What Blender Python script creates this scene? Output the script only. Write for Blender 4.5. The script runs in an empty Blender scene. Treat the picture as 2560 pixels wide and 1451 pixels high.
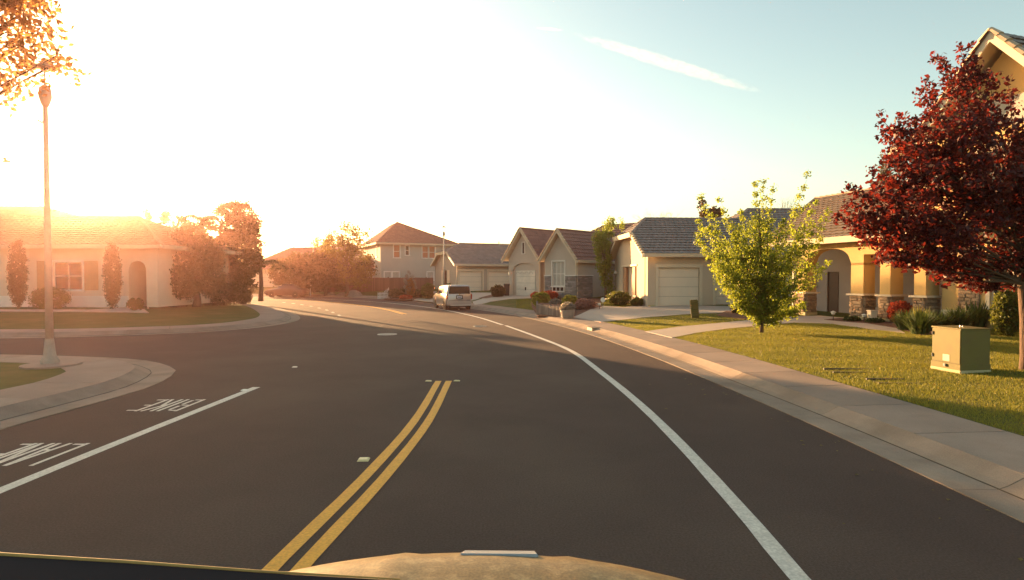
import bpy, bmesh, math, random
import numpy as np
from mathutils import Vector, Matrix
from mathutils.geometry import delaunay_2d_cdt

random.seed(7)
rng = np.random.default_rng(7)
SC = bpy.context.scene
COL = SC.collection
R_ = math.radians

# ------------------------------------------------------------------ camera, sky, sun, exposure
F, CU, CV, HOR, CAMZ = 1400.0, 1280.0, 725.5, 695.0, 2.1
PITCH = math.atan((CV - HOR) / F)
cam_d = bpy.data.cameras.new('camera')
cam = bpy.data.objects.new('camera', cam_d)
COL.objects.link(cam)
cam.location = (0, 0, CAMZ)
cam.rotation_euler = (R_(90) - PITCH, 0, 0)
cam_d.sensor_fit = 'HORIZONTAL'
cam_d.sensor_width = 36.0
cam_d.lens = 36.0 * F / 2560.0
cam_d.clip_start = 0.05
cam_d.clip_end = 20000
SC.camera = cam

SUN_AZ, SUN_EL = R_(37.6), R_(6.3)     # azimuth measured from +Y towards -X
SUN_DIR = Vector((-math.sin(SUN_AZ) * math.cos(SUN_EL), math.cos(SUN_AZ) * math.cos(SUN_EL), math.sin(SUN_EL)))
W = bpy.data.worlds.new('World')
SC.world = W
W.use_nodes = True
wn = W.node_tree
sky = wn.nodes.new('ShaderNodeTexSky')
sky.sky_type = 'NISHITA'
sky.sun_disc = False
sky.sun_elevation = SUN_EL
sky.sun_rotation = -SUN_AZ
sky.altitude = 10
sky.air_density = 1.0
sky.dust_density = 1.6
sky.ozone_density = 1.6
bg = wn.nodes['Background']
tint = wn.nodes.new('ShaderNodeMix'); tint.data_type = 'RGBA'; tint.blend_type = 'MULTIPLY'; tint.inputs[0].default_value = 1.0
tint.inputs[7].default_value = (1.24, 1.165, 0.90, 1)
soft = wn.nodes.new('ShaderNodeHueSaturation'); soft.inputs['Saturation'].default_value = 0.90
wn.links.new(sky.outputs[0], soft.inputs['Color']); wn.links.new(soft.outputs[0], tint.inputs[6]); wn.links.new(tint.outputs[2], bg.inputs[0])
bg.inputs[1].default_value = 0.055

sun_d = bpy.data.lights.new('sun', 'SUN')
sun_d.energy = 3.4
sun_d.angle = R_(0.5)
sun_d.color = (1.0, 0.58, 0.26)
sun = bpy.data.objects.new('sun', sun_d)
COL.objects.link(sun)
sun.rotation_euler = SUN_DIR.to_track_quat('Z', 'Y').to_euler()

SC.view_settings.view_transform = 'Standard'
SC.view_settings.look = 'None'
SC.view_settings.exposure = 2.95
SC.view_settings.gamma = 1.0
SC.view_settings.use_curve_mapping = False
SC.render.engine = 'CYCLES'
SC.cycles.use_denoising = True
SC.cycles.max_bounces = 6
SC.cycles.diffuse_bounces = 3
SC.cycles.glossy_bounces = 3
SC.cycles.transmission_bounces = 4
SC.cycles.transparent_max_bounces = 8
SC.cycles.volume_bounces = 1
SC.cycles.sample_clamp_indirect = 6.0

# ------------------------------------------------------------------ pixel helpers (photo pixels, used to read positions off the photo)
cp, sp = math.cos(PITCH), math.sin(PITCH)
def ray(u, v):
    a, b = (u - CU) / F, -(v - CV) / F
    return (a, cp + b * sp, -sp + b * cp)
def P(u, v, z=0.0):
    d = ray(u, v)
    t = (z - CAMZ) / d[2]
    return (d[0] * t, d[1] * t, z)
def Y(u, v, y):
    d = ray(u, v)
    t = y / d[1]
    return Vector((d[0] * t, y, CAMZ + d[2] * t))

# ------------------------------------------------------------------ materials
def nodes_of(m):
    m.use_nodes = True
    return m.node_tree.nodes, m.node_tree.links
def mat(name, c, rough=0.8, c2=None, scale=4.0, amt=1.0, bump=0.0, bscale=60.0, metal=0.0, spec=0.4, rnd=0.0, detail=6.0, stretch=None, coat=0.0, dirt=None, dscale=0.6, speck=0.0, sscale=90.0):
    m = bpy.data.materials.new(name)
    n, l = nodes_of(m)
    b = n['Principled BSDF']
    b.inputs['Roughness'].default_value = rough
    b.inputs['Metallic'].default_value = metal
    b.inputs['Specular IOR Level'].default_value = spec
    b.inputs['Coat Weight'].default_value = coat
    tc = n.new('ShaderNodeTexCoord')
    src = tc.outputs['Object']
    if stretch:
        mp = n.new('ShaderNodeMapping'); mp.inputs['Scale'].default_value = stretch
        l.new(src, mp.inputs[0]); src = mp.outputs[0]
    if c2 is None:
        c2 = tuple(x * 0.8 for x in c)
    t = n.new('ShaderNodeTexNoise'); t.inputs['Scale'].default_value = scale; t.inputs['Detail'].default_value = detail
    t.inputs['Roughness'].default_value = 0.62
    l.new(src, t.inputs['Vector'])
    r = n.new('ShaderNodeValToRGB'); r.color_ramp.elements[0].position = 0.5 - 0.22 * amt; r.color_ramp.elements[1].position = 0.5 + 0.22 * amt
    r.color_ramp.elements[0].color = (*c2, 1); r.color_ramp.elements[1].color = (*c, 1)
    l.new(t.outputs['Fac'], r.inputs[0])
    out = r.outputs[0]
    if dirt:
        t2 = n.new('ShaderNodeTexNoise'); t2.inputs['Scale'].default_value = dscale; t2.inputs['Detail'].default_value = 8
        l.new(tc.outputs['Object'], t2.inputs['Vector'])
        r2 = n.new('ShaderNodeMapRange'); r2.inputs[1].default_value = 0.48; r2.inputs[2].default_value = 0.7
        l.new(t2.outputs['Fac'], r2.inputs[0])
        mx = n.new('ShaderNodeMix'); mx.data_type = 'RGBA'
        l.new(r2.outputs[0], mx.inputs[0]); l.new(out, mx.inputs[6]); mx.inputs[7].default_value = (*dirt, 1)
        out = mx.outputs[2]
    if speck:
        t4 = n.new('ShaderNodeTexNoise'); t4.inputs['Scale'].default_value = sscale; t4.inputs['Detail'].default_value = 3
        l.new(tc.outputs['Object'], t4.inputs['Vector'])
        m4 = n.new('ShaderNodeMapRange'); m4.inputs[1].default_value = 0.3; m4.inputs[2].default_value = 0.7; m4.inputs[3].default_value = 1 - speck; m4.inputs[4].default_value = 1 + speck
        l.new(t4.outputs['Fac'], m4.inputs[0])
        h4 = n.new('ShaderNodeHueSaturation'); l.new(m4.outputs[0], h4.inputs['Value']); l.new(out, h4.inputs['Color']); out = h4.outputs[0]
    if rnd:
        oi = n.new('ShaderNodeObjectInfo'); g = n.new('ShaderNodeNewGeometry')
        ad = n.new('ShaderNodeMath'); ad.operation = 'ADD'
        l.new(oi.outputs['Random'], ad.inputs[0]); l.new(g.outputs['Random Per Island'], ad.inputs[1])
        fr = n.new('ShaderNodeMath'); fr.operation = 'FRACT'; l.new(ad.outputs[0], fr.inputs[0])
        mr = n.new('ShaderNodeMapRange'); mr.inputs[3].default_value = 1 - rnd; mr.inputs[4].default_value = 1 + rnd
        l.new(fr.outputs[0], mr.inputs[0])
        hs = n.new('ShaderNodeHueSaturation'); l.new(mr.outputs[0], hs.inputs['Value']); l.new(out, hs.inputs['Color'])
        out = hs.outputs[0]
    l.new(out, b.inputs['Base Color'])
    if bump:
        t3 = n.new('ShaderNodeTexNoise'); t3.inputs['Scale'].default_value = bscale; t3.inputs['Detail'].default_value = 5
        l.new(src, t3.inputs['Vector'])
        bp = n.new('ShaderNodeBump'); bp.inputs['Strength'].default_value = bump; bp.inputs['Distance'].default_value = 0.02
        l.new(t3.outputs['Fac'], bp.inputs['Height']); l.new(bp.outputs[0], b.inputs['Normal'])
    return m
def leafmat(name, cols, trans=0.5, tcol=None, rough=0.5):
    m = bpy.data.materials.new(name)
    n, l = nodes_of(m)
    b = n['Principled BSDF']
    b.inputs['Roughness'].default_value = rough
    b.inputs['Specular IOR Level'].default_value = 0.3
    g = n.new('ShaderNodeNewGeometry')
    r = n.new('ShaderNodeValToRGB')
    e = r.color_ramp.elements
    e[0].color = (*cols[0], 1); e[1].color = (*cols[-1], 1)
    for i, c in enumerate(cols[1:-1]):
        x = e.new((i + 1) / (len(cols) - 1)); x.color = (*c, 1)
    l.new(g.outputs['Random Per Island'], r.inputs[0])
    l.new(r.outputs[0], b.inputs['Base Color'])
    tr = n.new('ShaderNodeBsdfTranslucent')
    hs = n.new('ShaderNodeMix'); hs.data_type = 'RGBA'; hs.inputs[0].default_value = 0.6
    l.new(r.outputs[0], hs.inputs[6]); hs.inputs[7].default_value = (*(tcol or tuple(min(1, c * 2.2) for c in cols[-1])), 1)
    l.new(hs.outputs[2], tr.inputs[0])
    mx = n.new('ShaderNodeMixShader'); mx.inputs[0].default_value = trans
    l.new(b.outputs[0], mx.inputs[1]); l.new(tr.outputs[0], mx.inputs[2])
    l.new(mx.outputs[0], n['Material Output'].inputs[0])
    return m
def glassmat(name, c, rough=0.05):
    m = bpy.data.materials.new(name)
    n, l = nodes_of(m)
    b = n['Principled BSDF']; b.inputs['Base Color'].default_value = (*c, 1)
    b.inputs['Roughness'].default_value = rough; b.inputs['Specular IOR Level'].default_value = 0.3
    return m

M = {}
M['asphalt'] = mat('asphalt', (0.092, 0.063, 0.053), 0.9, (0.072, 0.049, 0.041), 0.7, 1.2, 0.5, 160, spec=0.15, dirt=(0.110, 0.078, 0.061), dscale=0.25, speck=0.22, sscale=55)
M['concrete'] = mat('pavement_concrete', (0.38, 0.285, 0.225), 0.9, (0.28, 0.215, 0.17), 2.2, 1.2, 0.3, 90, spec=0.1, speck=0.12, rnd=0.09, dirt=(0.27, 0.21, 0.17), dscale=1.1)
M['gutter'] = mat('gutter_concrete', (0.33, 0.26, 0.20), 0.9, (0.25, 0.195, 0.155), 1.6, 1.2, 0.3, 90, spec=0.1, speck=0.12, rnd=0.06, dirt=(0.22, 0.17, 0.13), dscale=1.3)
M['drive'] = mat('driveway_concrete', (0.47, 0.38, 0.31), 0.85, (0.39, 0.315, 0.255), 0.9, 1.2, 0.2, 60, spec=0.3, rnd=0.04)
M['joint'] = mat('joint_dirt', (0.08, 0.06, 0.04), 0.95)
M['soil'] = mat('soil', (0.12, 0.075, 0.045), 0.95, (0.07, 0.04, 0.025), 8, 1, 0.6, 40)
M['mulch'] = mat('bark_mulch', (0.16, 0.07, 0.04), 0.95, (0.08, 0.035, 0.02), 20, 1, 0.9, 60)
M['turf'] = mat('turf', (0.10, 0.11, 0.022), 0.9, (0.06, 0.075, 0.015), 3.0, 1.3, 0.9, 45, spec=0.1, dirt=(0.13, 0.11, 0.035), dscale=0.8)
M['white_paint'] = mat('white_road_paint', (0.70, 0.66, 0.58), 0.7, (0.46, 0.42, 0.36), 9, 1.4, 0.2, 120, speck=0.18, sscale=40)
M['yellow_paint'] = mat('yellow_road_paint', (0.80, 0.37, 0.022), 0.65, (0.66, 0.29, 0.018), 7, 1.3, 0.2, 120, speck=0.15, sscale=40)
M['marker'] = mat('ceramic_marker', (0.75, 0.6, 0.3), 0.4)
M['whitemark'] = mat('white_ceramic', (0.8, 0.76, 0.66), 0.35)
M['iron'] = mat('cast_iron', (0.30, 0.27, 0.24), 0.55, (0.2, 0.17, 0.15), 20, bump=0.5, bscale=50)
M['st_e'] = mat('ochre_stucco', (0.54, 0.365, 0.15), 0.9, (0.49, 0.33, 0.13), 1.2, 1, 0.35, 70)
M['st_d'] = mat('tan_stucco', (0.56, 0.45, 0.335), 0.9, (0.51, 0.41, 0.305), 1.2, 1, 0.35, 70)
M['st_c'] = mat('taupe_stucco', (0.52, 0.44, 0.365), 0.9, (0.47, 0.40, 0.33), 1.2, 1, 0.3, 70)
M['st_b'] = mat('putty_stucco', (0.39, 0.35, 0.29), 0.9, (0.36, 0.32, 0.265), 1.2, 1, 0.3, 70)
M['st_a'] = mat('cream_grey_stucco', (0.40, 0.385, 0.335), 0.9, (0.36, 0.345, 0.30), 1.0, 1, 0.3, 70)
M['st_l'] = mat('peach_stucco', (0.68, 0.56, 0.43), 0.9, (0.62, 0.50, 0.38), 1.0, 1, 0.3, 70)
M['trim'] = mat('cream_trim', (0.66, 0.56, 0.42), 0.7, (0.60, 0.50, 0.37), 3)
M['trim_w'] = mat('white_trim', (0.76, 0.72, 0.66), 0.6, (0.7, 0.66, 0.6), 3)
M['gdoor'] = mat('garage_door_paint', (0.76, 0.64, 0.50), 0.6, (0.72, 0.60, 0.47), 1.5)
M['gdoor_w'] = mat('pale_garage_door_paint', (0.80, 0.70, 0.58), 0.6, (0.6, 0.55, 0.47), 1.5)
M['door_dark'] = mat('dark_door_paint', (0.07, 0.035, 0.02), 0.5)
M['shutter'] = mat('shutter_paint', (0.42, 0.22, 0.12), 0.7)
M['shutter_l'] = mat('olive_shutter_paint', (0.36, 0.22, 0.10), 0.7)
M['glass'] = glassmat('window_glass', (0.03, 0.03, 0.03))
M['glass_red'] = glassmat('curtained_glass', (0.35, 0.12, 0.06), 0.15)
M['blind'] = mat('window_blind', (0.45, 0.42, 0.36), 0.6)
M['tile_d'] = mat('grey_brown_roof_tile', (0.27, 0.23, 0.21), 0.85, (0.20, 0.17, 0.155), 3, 1, 0.4, 40, rnd=0.10)
M['tile_e'] = mat('brown_roof_tile', (0.27, 0.20, 0.145), 0.85, (0.20, 0.15, 0.11), 3, 1, 0.4, 40, rnd=0.12)
M['tile_c'] = mat('red_brown_roof_tile', (0.24, 0.13, 0.105), 0.85, (0.17, 0.09, 0.075), 3, 1, 0.4, 40, rnd=0.10)
M['tile_b'] = mat('grey_roof_tile', (0.27, 0.245, 0.215), 0.85, (0.20, 0.18, 0.16), 3, 1, 0.4, 40, rnd=0.10)
M['tile_a'] = mat('plum_brown_roof_tile', (0.26, 0.16, 0.12), 0.85, (0.19, 0.115, 0.09), 3, 1, 0.4, 40, rnd=0.10)
M['tile_l'] = mat('clay_roof_tile', (0.40, 0.24, 0.15), 0.85, (0.3, 0.17, 0.1), 3, 1, 0.4, 40, rnd=0.10)
M['rake'] = mat('rake_tile_mortar', (0.55, 0.42, 0.29), 0.85, (0.45, 0.33, 0.22), 6, rnd=0.15)
M['stone_e'] = mat('tan_ledge_stone', (0.42, 0.30, 0.20), 0.9, (0.28, 0.19, 0.12), 5, 1, 0.8, 25, rnd=0.3)
M['stone_c'] = mat('grey_ledge_stone', (0.30, 0.28, 0.27), 0.9, (0.19, 0.18, 0.17), 5, 1, 0.8, 25, rnd=0.3)
M['mortar'] = mat('mortar', (0.22, 0.18, 0.14), 0.95)
M['bark'] = mat('bark', (0.13, 0.085, 0.06), 0.95, (0.07, 0.045, 0.03), 14, 1, 0.9, 30, stretch=(1, 1, 0.25))
M['bark_pale'] = mat('pale_bark', (0.28, 0.2, 0.14), 0.95, (0.17, 0.12, 0.08), 14, 1, 0.9, 30, stretch=(1, 1, 0.25))
M['fence'] = mat('brown_fence_wood', (0.22, 0.11, 0.08), 0.9, (0.13, 0.065, 0.05), 3, 1.3, 0.5, 20, rnd=0.18, stretch=(3, 3, 0.4))
M['wood_pale'] = mat('weathered_wood', (0.30, 0.25, 0.21), 0.9, (0.18, 0.14, 0.12), 6, 1.3, 0.6, 30, rnd=0.2, stretch=(3, 3, 0.4))
M['picket'] = mat('white_picket_paint', (0.78, 0.76, 0.72), 0.6)
M['boxgreen'] = mat('green_cabinet_paint', (0.14, 0.118, 0.032), 0.6, (0.125, 0.103, 0.028), 2.5, 1, 0.05, 30, spec=0.25, dirt=(0.125, 0.095, 0.032), dscale=3)
M['pad'] = mat('cabinet_pad', (0.50, 0.42, 0.24), 0.85, bump=0.3)
M['sticker'] = mat('label_sticker', (0.42, 0.38, 0.28), 0.6)
M['pole'] = mat('lamp_post_paint', (0.42, 0.40, 0.34), 0.6, (0.32, 0.3, 0.26), 5)
M['pole_conc'] = mat('concrete_lamp_post', (0.42, 0.36, 0.30), 0.85, (0.34, 0.29, 0.24), 9, bump=0.3)
M['lampglass'] = mat('frosted_globe', (0.75, 0.72, 0.64), 0.3)
M['metal'] = mat('grey_metal', (0.4, 0.4, 0.4), 0.4, metal=0.6)
M['silver'] = mat('silver_car_paint', (0.36, 0.335, 0.325), 0.30, (0.34, 0.315, 0.305), 1, metal=0.35, coat=0.7)
M['darkpaint'] = mat('dark_car_paint', (0.06, 0.045, 0.045), 0.3, metal=0.3, coat=0.6)
M['rubber'] = mat('tyre_rubber', (0.02, 0.02, 0.02), 0.85)
M['blackplastic'] = mat('black_plastic', (0.025, 0.02, 0.02), 0.55)
M['rim'] = mat('alloy_rim', (0.55, 0.53, 0.5), 0.3, metal=0.8)
M['tail'] = mat('tail_lamp_red', (0.35, 0.02, 0.015), 0.2, coat=0.8)
M['chrome'] = mat('bright_metal', (0.7, 0.68, 0.62), 0.2, metal=1.0)
M['plate'] = mat('number_plate', (0.6, 0.6, 0.58), 0.5)
M['plate_ink'] = mat('plate_ink', (0.05, 0.07, 0.2), 0.5)
M['hood'] = mat('gold_hood_paint', (0.26, 0.165, 0.058), 0.42, (0.17, 0.105, 0.036), 9.0, 1.6, 0.03, 30, metal=0.15, spec=0.3, stretch=(1.0, 3.0, 1), dirt=(0.33, 0.225, 0.095), dscale=22, speck=0.25, sscale=130)  # streaks and pale dirt tint paint reflections and highlight specks into the colour
M['hoodshine'] = mat('scoop_lip_sky_sheen', (0.50, 0.52, 0.54), 0.25)  # pale grey-blue stands in for sky reflected at the scoop opening
M['dash'] = mat('dark_dash_vinyl', (0.022, 0.012, 0.013), 0.9)
M['dashrim'] = mat('dash_sunlit_rim', (0.40, 0.26, 0.08), 0.8, (0.25, 0.15, 0.05), 60, 1.5)  # gold colour paints sunlight along the rim of the dark dash
M['l_red'] = leafmat('plum_leaves', [(0.022, 0.008, 0.011), (0.05, 0.010, 0.013), (0.03, 0.009, 0.012), (0.12, 0.022, 0.014)], 0.38, (0.34, 0.035, 0.014))
M['l_green'] = leafmat('fresh_green_leaves', [(0.09, 0.13, 0.016), (0.15, 0.20, 0.025), (0.21, 0.25, 0.035), (0.12, 0.16, 0.02)], 0.5, (0.52, 0.58, 0.05))
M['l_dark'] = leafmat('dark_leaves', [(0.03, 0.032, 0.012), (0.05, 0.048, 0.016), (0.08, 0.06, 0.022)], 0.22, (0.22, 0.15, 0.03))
M['l_mid'] = leafmat('mid_green_leaves', [(0.035, 0.05, 0.012), (0.065, 0.08, 0.015), (0.11, 0.11, 0.02)], 0.32, (0.32, 0.34, 0.04))
M['l_gold'] = leafmat('golden_leaves', [(0.07, 0.06, 0.014), (0.12, 0.10, 0.018), (0.05, 0.045, 0.012)], 0.32, (0.42, 0.32, 0.04))
M['l_maple'] = leafmat('warm_maple_leaves', [(0.16, 0.08, 0.03), (0.24, 0.12, 0.03), (0.12, 0.07, 0.03)], 0.5, (0.8, 0.4, 0.12))
M['l_redbush'] = leafmat('red_shrub_leaves', [(0.35, 0.04, 0.03), (0.5, 0.10, 0.04), (0.22, 0.03, 0.03)], 0.4, (0.9, 0.15, 0.05))
M['l_spike'] = leafmat('strap_leaves', [(0.03, 0.05, 0.02), (0.045, 0.07, 0.022), (0.07, 0.10, 0.025)], 0.2, (0.18, 0.24, 0.04))
M['l_silver'] = leafmat('silver_leaves', [(0.22, 0.20, 0.17), (0.32, 0.28, 0.24), (0.16, 0.15, 0.12)], 0.3, (0.4, 0.35, 0.25))
M['l_pink'] = leafmat('dusky_pink_flowers', [(0.30, 0.14, 0.13), (0.40, 0.22, 0.18), (0.18, 0.10, 0.07)], 0.3, (0.6, 0.3, 0.2))
M['l_yel'] = leafmat('yellow_green_leaves', [(0.20, 0.18, 0.03), (0.30, 0.27, 0.04), (0.14, 0.14, 0.02)], 0.4, (0.7, 0.6, 0.08))
M['l_twig'] = mat('bare_twig', (0.30, 0.22, 0.14), 0.9)
M['grass'] = leafmat('grass_blades', [(0.13, 0.145, 0.02), (0.155, 0.165, 0.022), (0.19, 0.175, 0.03), (0.11, 0.125, 0.018)], 0.35, (0.48, 0.44, 0.05))
M['rock'] = mat('pale_boulder', (0.26, 0.20, 0.16), 0.9, (0.18, 0.14, 0.11), 3, bump=0.6, bscale=8)
M['bird'] = mat('bird_feathers', (0.10, 0.07, 0.05), 0.8)

# ------------------------------------------------------------------ object helpers
def tag(o, label=None, cat=None, group=None, kind=None):
    if label: o['label'] = label
    if cat: o['category'] = cat
    if group: o['group'] = group
    if kind: o['kind'] = kind
    return o
def thing(name, label, cat, loc=(0, 0, 0), rz=0.0, group=None):
    o = bpy.data.objects.new(name, None); COL.objects.link(o)
    o.location = loc; o.rotation_euler = (0, 0, rz); o.empty_display_size = 0.3
    o.matrix_world = Matrix.Translation(Vector(loc)) @ Matrix.Rotation(rz, 4, 'Z')
    return tag(o, label, cat, group)
class MB:
    def __init__(s):
        s.v = []; s.f = []
    def add(s, vs, fs):
        k = len(s.v); s.v.extend([tuple(x) for x in vs]); s.f.extend([tuple(i + k for i in f) for f in fs]); return s
    def box(s, x0, x1, y0, y1, z0, z1):
        return s.hexa([(x0, y0, z0), (x1, y0, z0), (x1, y1, z0), (x0, y1, z0), (x0, y0, z1), (x1, y0, z1), (x1, y1, z1), (x0, y1, z1)])
    def hexa(s, p):
        return s.add(p, [(0, 3, 2, 1), (4, 5, 6, 7), (0, 1, 5, 4), (1, 2, 6, 5), (2, 3, 7, 6), (3, 0, 4, 7)])
    def prism(s, poly, off):      # poly: 3D pts, off: vector
        n = len(poly); a = [Vector(p) for p in poly]; b = [p + Vector(off) for p in a]
        return s.add(a + b, [tuple(range(n))[::-1], tuple(range(n, 2 * n))] + [(i, (i + 1) % n, n + (i + 1) % n, n + i) for i in range(n)])
    def tube(s, pts, rad, n=6, cap=True):
        pts = [Vector(p) for p in pts]
        if not isinstance(rad, (list, tuple)): rad = [rad] * len(pts)
        k = len(s.v)
        for i, p in enumerate(pts):
            d = (pts[min(i + 1, len(pts) - 1)] - pts[max(i - 1, 0)])
            d = d.normalized() if d.length > 1e-9 else Vector((0, 0, 1))
            a = d.orthogonal().normalized() if abs(d.z) < 0.99 else Vector((1, 0, 0))
            if abs(d.z) < 0.99:
                a = d.cross(Vector((0, 0, 1))).normalized()
            b = d.cross(a)
            for j in range(n):
                t = 2 * math.pi * j / n
                s.v.append(tuple(p + (a * math.cos(t) + b * math.sin(t)) * rad[i]))
        for i in range(len(pts) - 1):
            for j in range(n):
                s.f.append((k + i * n + j, k + i * n + (j + 1) % n, k + (i + 1) * n + (j + 1) % n, k + (i + 1) * n + j))
        if cap:
            s.f.append(tuple(k + j for j in range(n))[::-1]); s.f.append(tuple(k + (len(pts) - 1) * n + j for j in range(n)))
        return s
    def lathe(s, prof, c=(0, 0, 0), n=16):   # prof: (r,z)
        k = len(s.v)
        for r, z in prof:
            for j in range(n):
                t = 2 * math.pi * j / n
                s.v.append((c[0] + r * math.cos(t), c[1] + r * math.sin(t), c[2] + z))
        for i in range(len(prof) - 1):
            for j in range(n):
                s.f.append((k + i * n + j, k + i * n + (j + 1) % n, k + (i + 1) * n + (j + 1) % n, k + (i + 1) * n + j))
        s.f.append(tuple(k + j for j in range(n))[::-1]); s.f.append(tuple(k + (len(prof) - 1) * n + j for j in range(n)))
        return s
def mesh_of(name, mb, m, smooth=False):
    me = bpy.data.meshes.new(name)
    me.from_pydata([tuple(x) for x in mb.v], [], mb.f)
    me.materials.append(m)
    if smooth:
        me.polygons.foreach_set('use_smooth', [True] * len(me.polygons))
    me.update()
    return me
def obj(name, mb, m, parent=None, smooth=False, world=False, bevel=0.0):
    if world and parent is not None:
        inv = parent.matrix_world.inverted(); mb.v = [tuple(inv @ Vector(x)) for x in mb.v]
    me = mesh_of(name, mb, m, smooth)
    o = bpy.data.objects.new(name, me); COL.objects.link(o)
    if parent is not None:
        o.parent = parent
        if parent.matrix_world: pass
    if bevel:
        bm = bmesh.new(); bm.from_mesh(me)
        bmesh.ops.bevel(bm, geom=bm.edges[:], offset=bevel, segments=2, affect='EDGES', clamp_overlap=True)
        bm.to_mesh(me); bm.free()
    return o
def inst(name, me, mtx, parent):      # one piece that shares its mesh with its like
    o = bpy.data.objects.new(name, me); COL.objects.link(o)
    o.parent = parent; o.matrix_local = mtx
    return o
def npmesh(name, verts, faces, m, parent=None):   # verts (N,3), faces (K,4 or 3)
    me = bpy.data.meshes.new(name)
    verts = np.asarray(verts, dtype=np.float32); faces = np.asarray(faces, dtype=np.int32)
    k = faces.shape[1]
    me.vertices.add(len(verts)); me.vertices.foreach_set('co', verts.ravel())
    me.loops.add(faces.size); me.loops.foreach_set('vertex_index', faces.ravel())
    me.polygons.add(len(faces)); me.polygons.foreach_set('loop_start', np.arange(0, faces.size, k, dtype=np.int32))
    me.polygons.foreach_set('loop_total', np.full(len(faces), k, dtype=np.int32))
    me.materials.append(m); me.update(calc_edges=True)
    o = bpy.data.objects.new(name, me); COL.objects.link(o)
    if parent is not None: o.parent = parent
    return o

# ------------------------------------------------------------------ curves on the ground
def smooth_line(pts, step=0.5):
    p = [Vector((a[0], a[1])) for a in pts]
    p = [p[0] * 2 - p[1]] + p + [p[-1] * 2 - p[-2]]
    out = []
    for i in range(1, len(p) - 2):
        n = max(2, int((p[i + 1] - p[i]).length / step))
        for k in range(n):
            t = k / n
            a, b, c, d = p[i - 1], p[i], p[i + 1], p[i + 2]
            # centripetal-ish hermite with limited tangents
            L = (c - b).length
            m1 = (c - a).normalized() * L; m2 = (d - b).normalized() * L
            h = (2*t**3 - 3*t**2 + 1, t**3 - 2*t**2 + t, -2*t**3 + 3*t**2, t**3 - t**2)
            out.append(b * h[0] + m1 * h[1] + c * h[2] + m2 * h[3])
    out.append(p[-2])
    return np.array([(q.x, q.y) for q in out])
def normals(L, side):            # side +1: left of travel, -1: right of travel
    d = np.gradient(L, axis=0); d /= np.linalg.norm(d, axis=1)[:, None]
    return np.stack([-d[:, 1], d[:, 0]], 1) * side
def arclen(L):
    return np.concatenate([[0], np.cumsum(np.linalg.norm(np.diff(L, axis=0), axis=1))])
def dist_to(L, x, y):
    a = L[:-1]; b = L[1:]; ab = b - a
    p = np.array([x, y])
    t = np.clip(((p - a) * ab).sum(1) / (ab * ab).sum(1), 0, 1)
    q = a + ab * t[:, None]
    return float(np.sqrt(((p - q) ** 2).sum(1)).min())

KR = smooth_line([(4.5, -10), (4.42, 0), (4.38, 4.8), (4.27, 8.2), (4.04, 11.3), (3.75, 14.6), (3.05, 19.6), (2.0, 24.7), (0.3, 30.6), (-2.2, 36.6), (-5.9, 44.0), (-10.8, 52.2), (-16.2, 58.6), (-22.0, 62.6), (-29, 65.0), (-38, 65.8), (-50, 64.5), (-75, 58)])
KL1 = smooth_line([(-6.9, -10), (-7.0, 0), (-7.05, 5), (-7.06, 7.74), (-6.95, 9.64), (-6.93, 10.5), (-7.14, 11.53), (-7.6, 12.62), (-8.1, 13.2), (-8.86, 13.87), (-9.7, 14.34), (-10.8, 14.7), (-12.25, 14.95), (-14, 15.05), (-22, 15.2), (-60, 15.6)], 0.35)
KL2 = smooth_line([(-60, 18.7), (-30, 18.9), (-17.7, 19.3), (-14.74, 20.0), (-12.2, 21.3), (-11.1, 22.6), (-10.55, 23.9), (-10.37, 25.8), (-10.55, 27.6), (-11.3, 29.8), (-12.6, 32.5), (-15.9, 38.4), (-19.1, 43.2), (-22.4, 47.0), (-28, 51), (-36, 53), (-50, 52), (-75, 46)], 0.35)
N_R, N_1, N_2 = normals(KR, -1), normals(KL1, 1), normals(KL2, 1)
def smst(a, b, x):
    t = min(1, max(0, (x - a) / (b - a))); return t * t * (3 - 2 * t)
def hR(x, y):
    s = dist_to(KR, x, y)
    return 0.15 + 0.03 * min(max(0, s - 1.95), 10.0) + 0.012 * min(max(0, y - 22), 40) * smst(2.0, 6.5, s)
def hL1(x, y):
    s = dist_to(KL1, x, y); return 0.15 + 0.012 * min(max(0, s - 1.95), 8)
def hL2(x, y):
    s = dist_to(KL2, x, y); return 0.15 + 0.035 * min(max(0, s - 1.95), 9)
def G(u, v, h=hR):               # point of the terrain seen at photo pixel (u, v)
    z = 0.25
    for _ in range(12):
        p = P(u, v, z); z = z * 0.3 + h(p[0], p[1]) * 0.7
    return Vector((p[0], p[1], z))

def sweep(parent, name, L, N, prof, a, b, m, joined=False, step=0.6, bottom=0.12):
    """prof: list of (offset, z) swept along L between arc lengths a and b, as one solid piece"""
    S = arclen(L); n = max(2, int((b - a) / step) + 1)
    ss = np.linspace(a, b, n)
    px = np.interp(ss, S, L[:, 0]); py = np.interp(ss, S, L[:, 1]); nx = np.interp(ss, S, N[:, 0]); ny = np.interp(ss, S, N[:, 1])
    pr = [(prof[0][0], prof[0][1] - bottom)] + list(prof) + [(prof[-1][0], prof[-1][1] - bottom)]
    mb = MB(); k = len(pr)
    for i in range(n):
        for o_, z in pr: mb.v.append((px[i] + nx[i] * o_, py[i] + ny[i] * o_, z))
    for i in range(n - 1):
        for j in range(k - 1): mb.f.append((i * k + j, i * k + j + 1, (i + 1) * k + j + 1, (i + 1) * k + j))
    mb.f.append(tuple(range(k))[::-1]); mb.f.append(tuple((n - 1) * k + j for j in range(k)))
    return obj(name, mb, m, parent)

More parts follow.
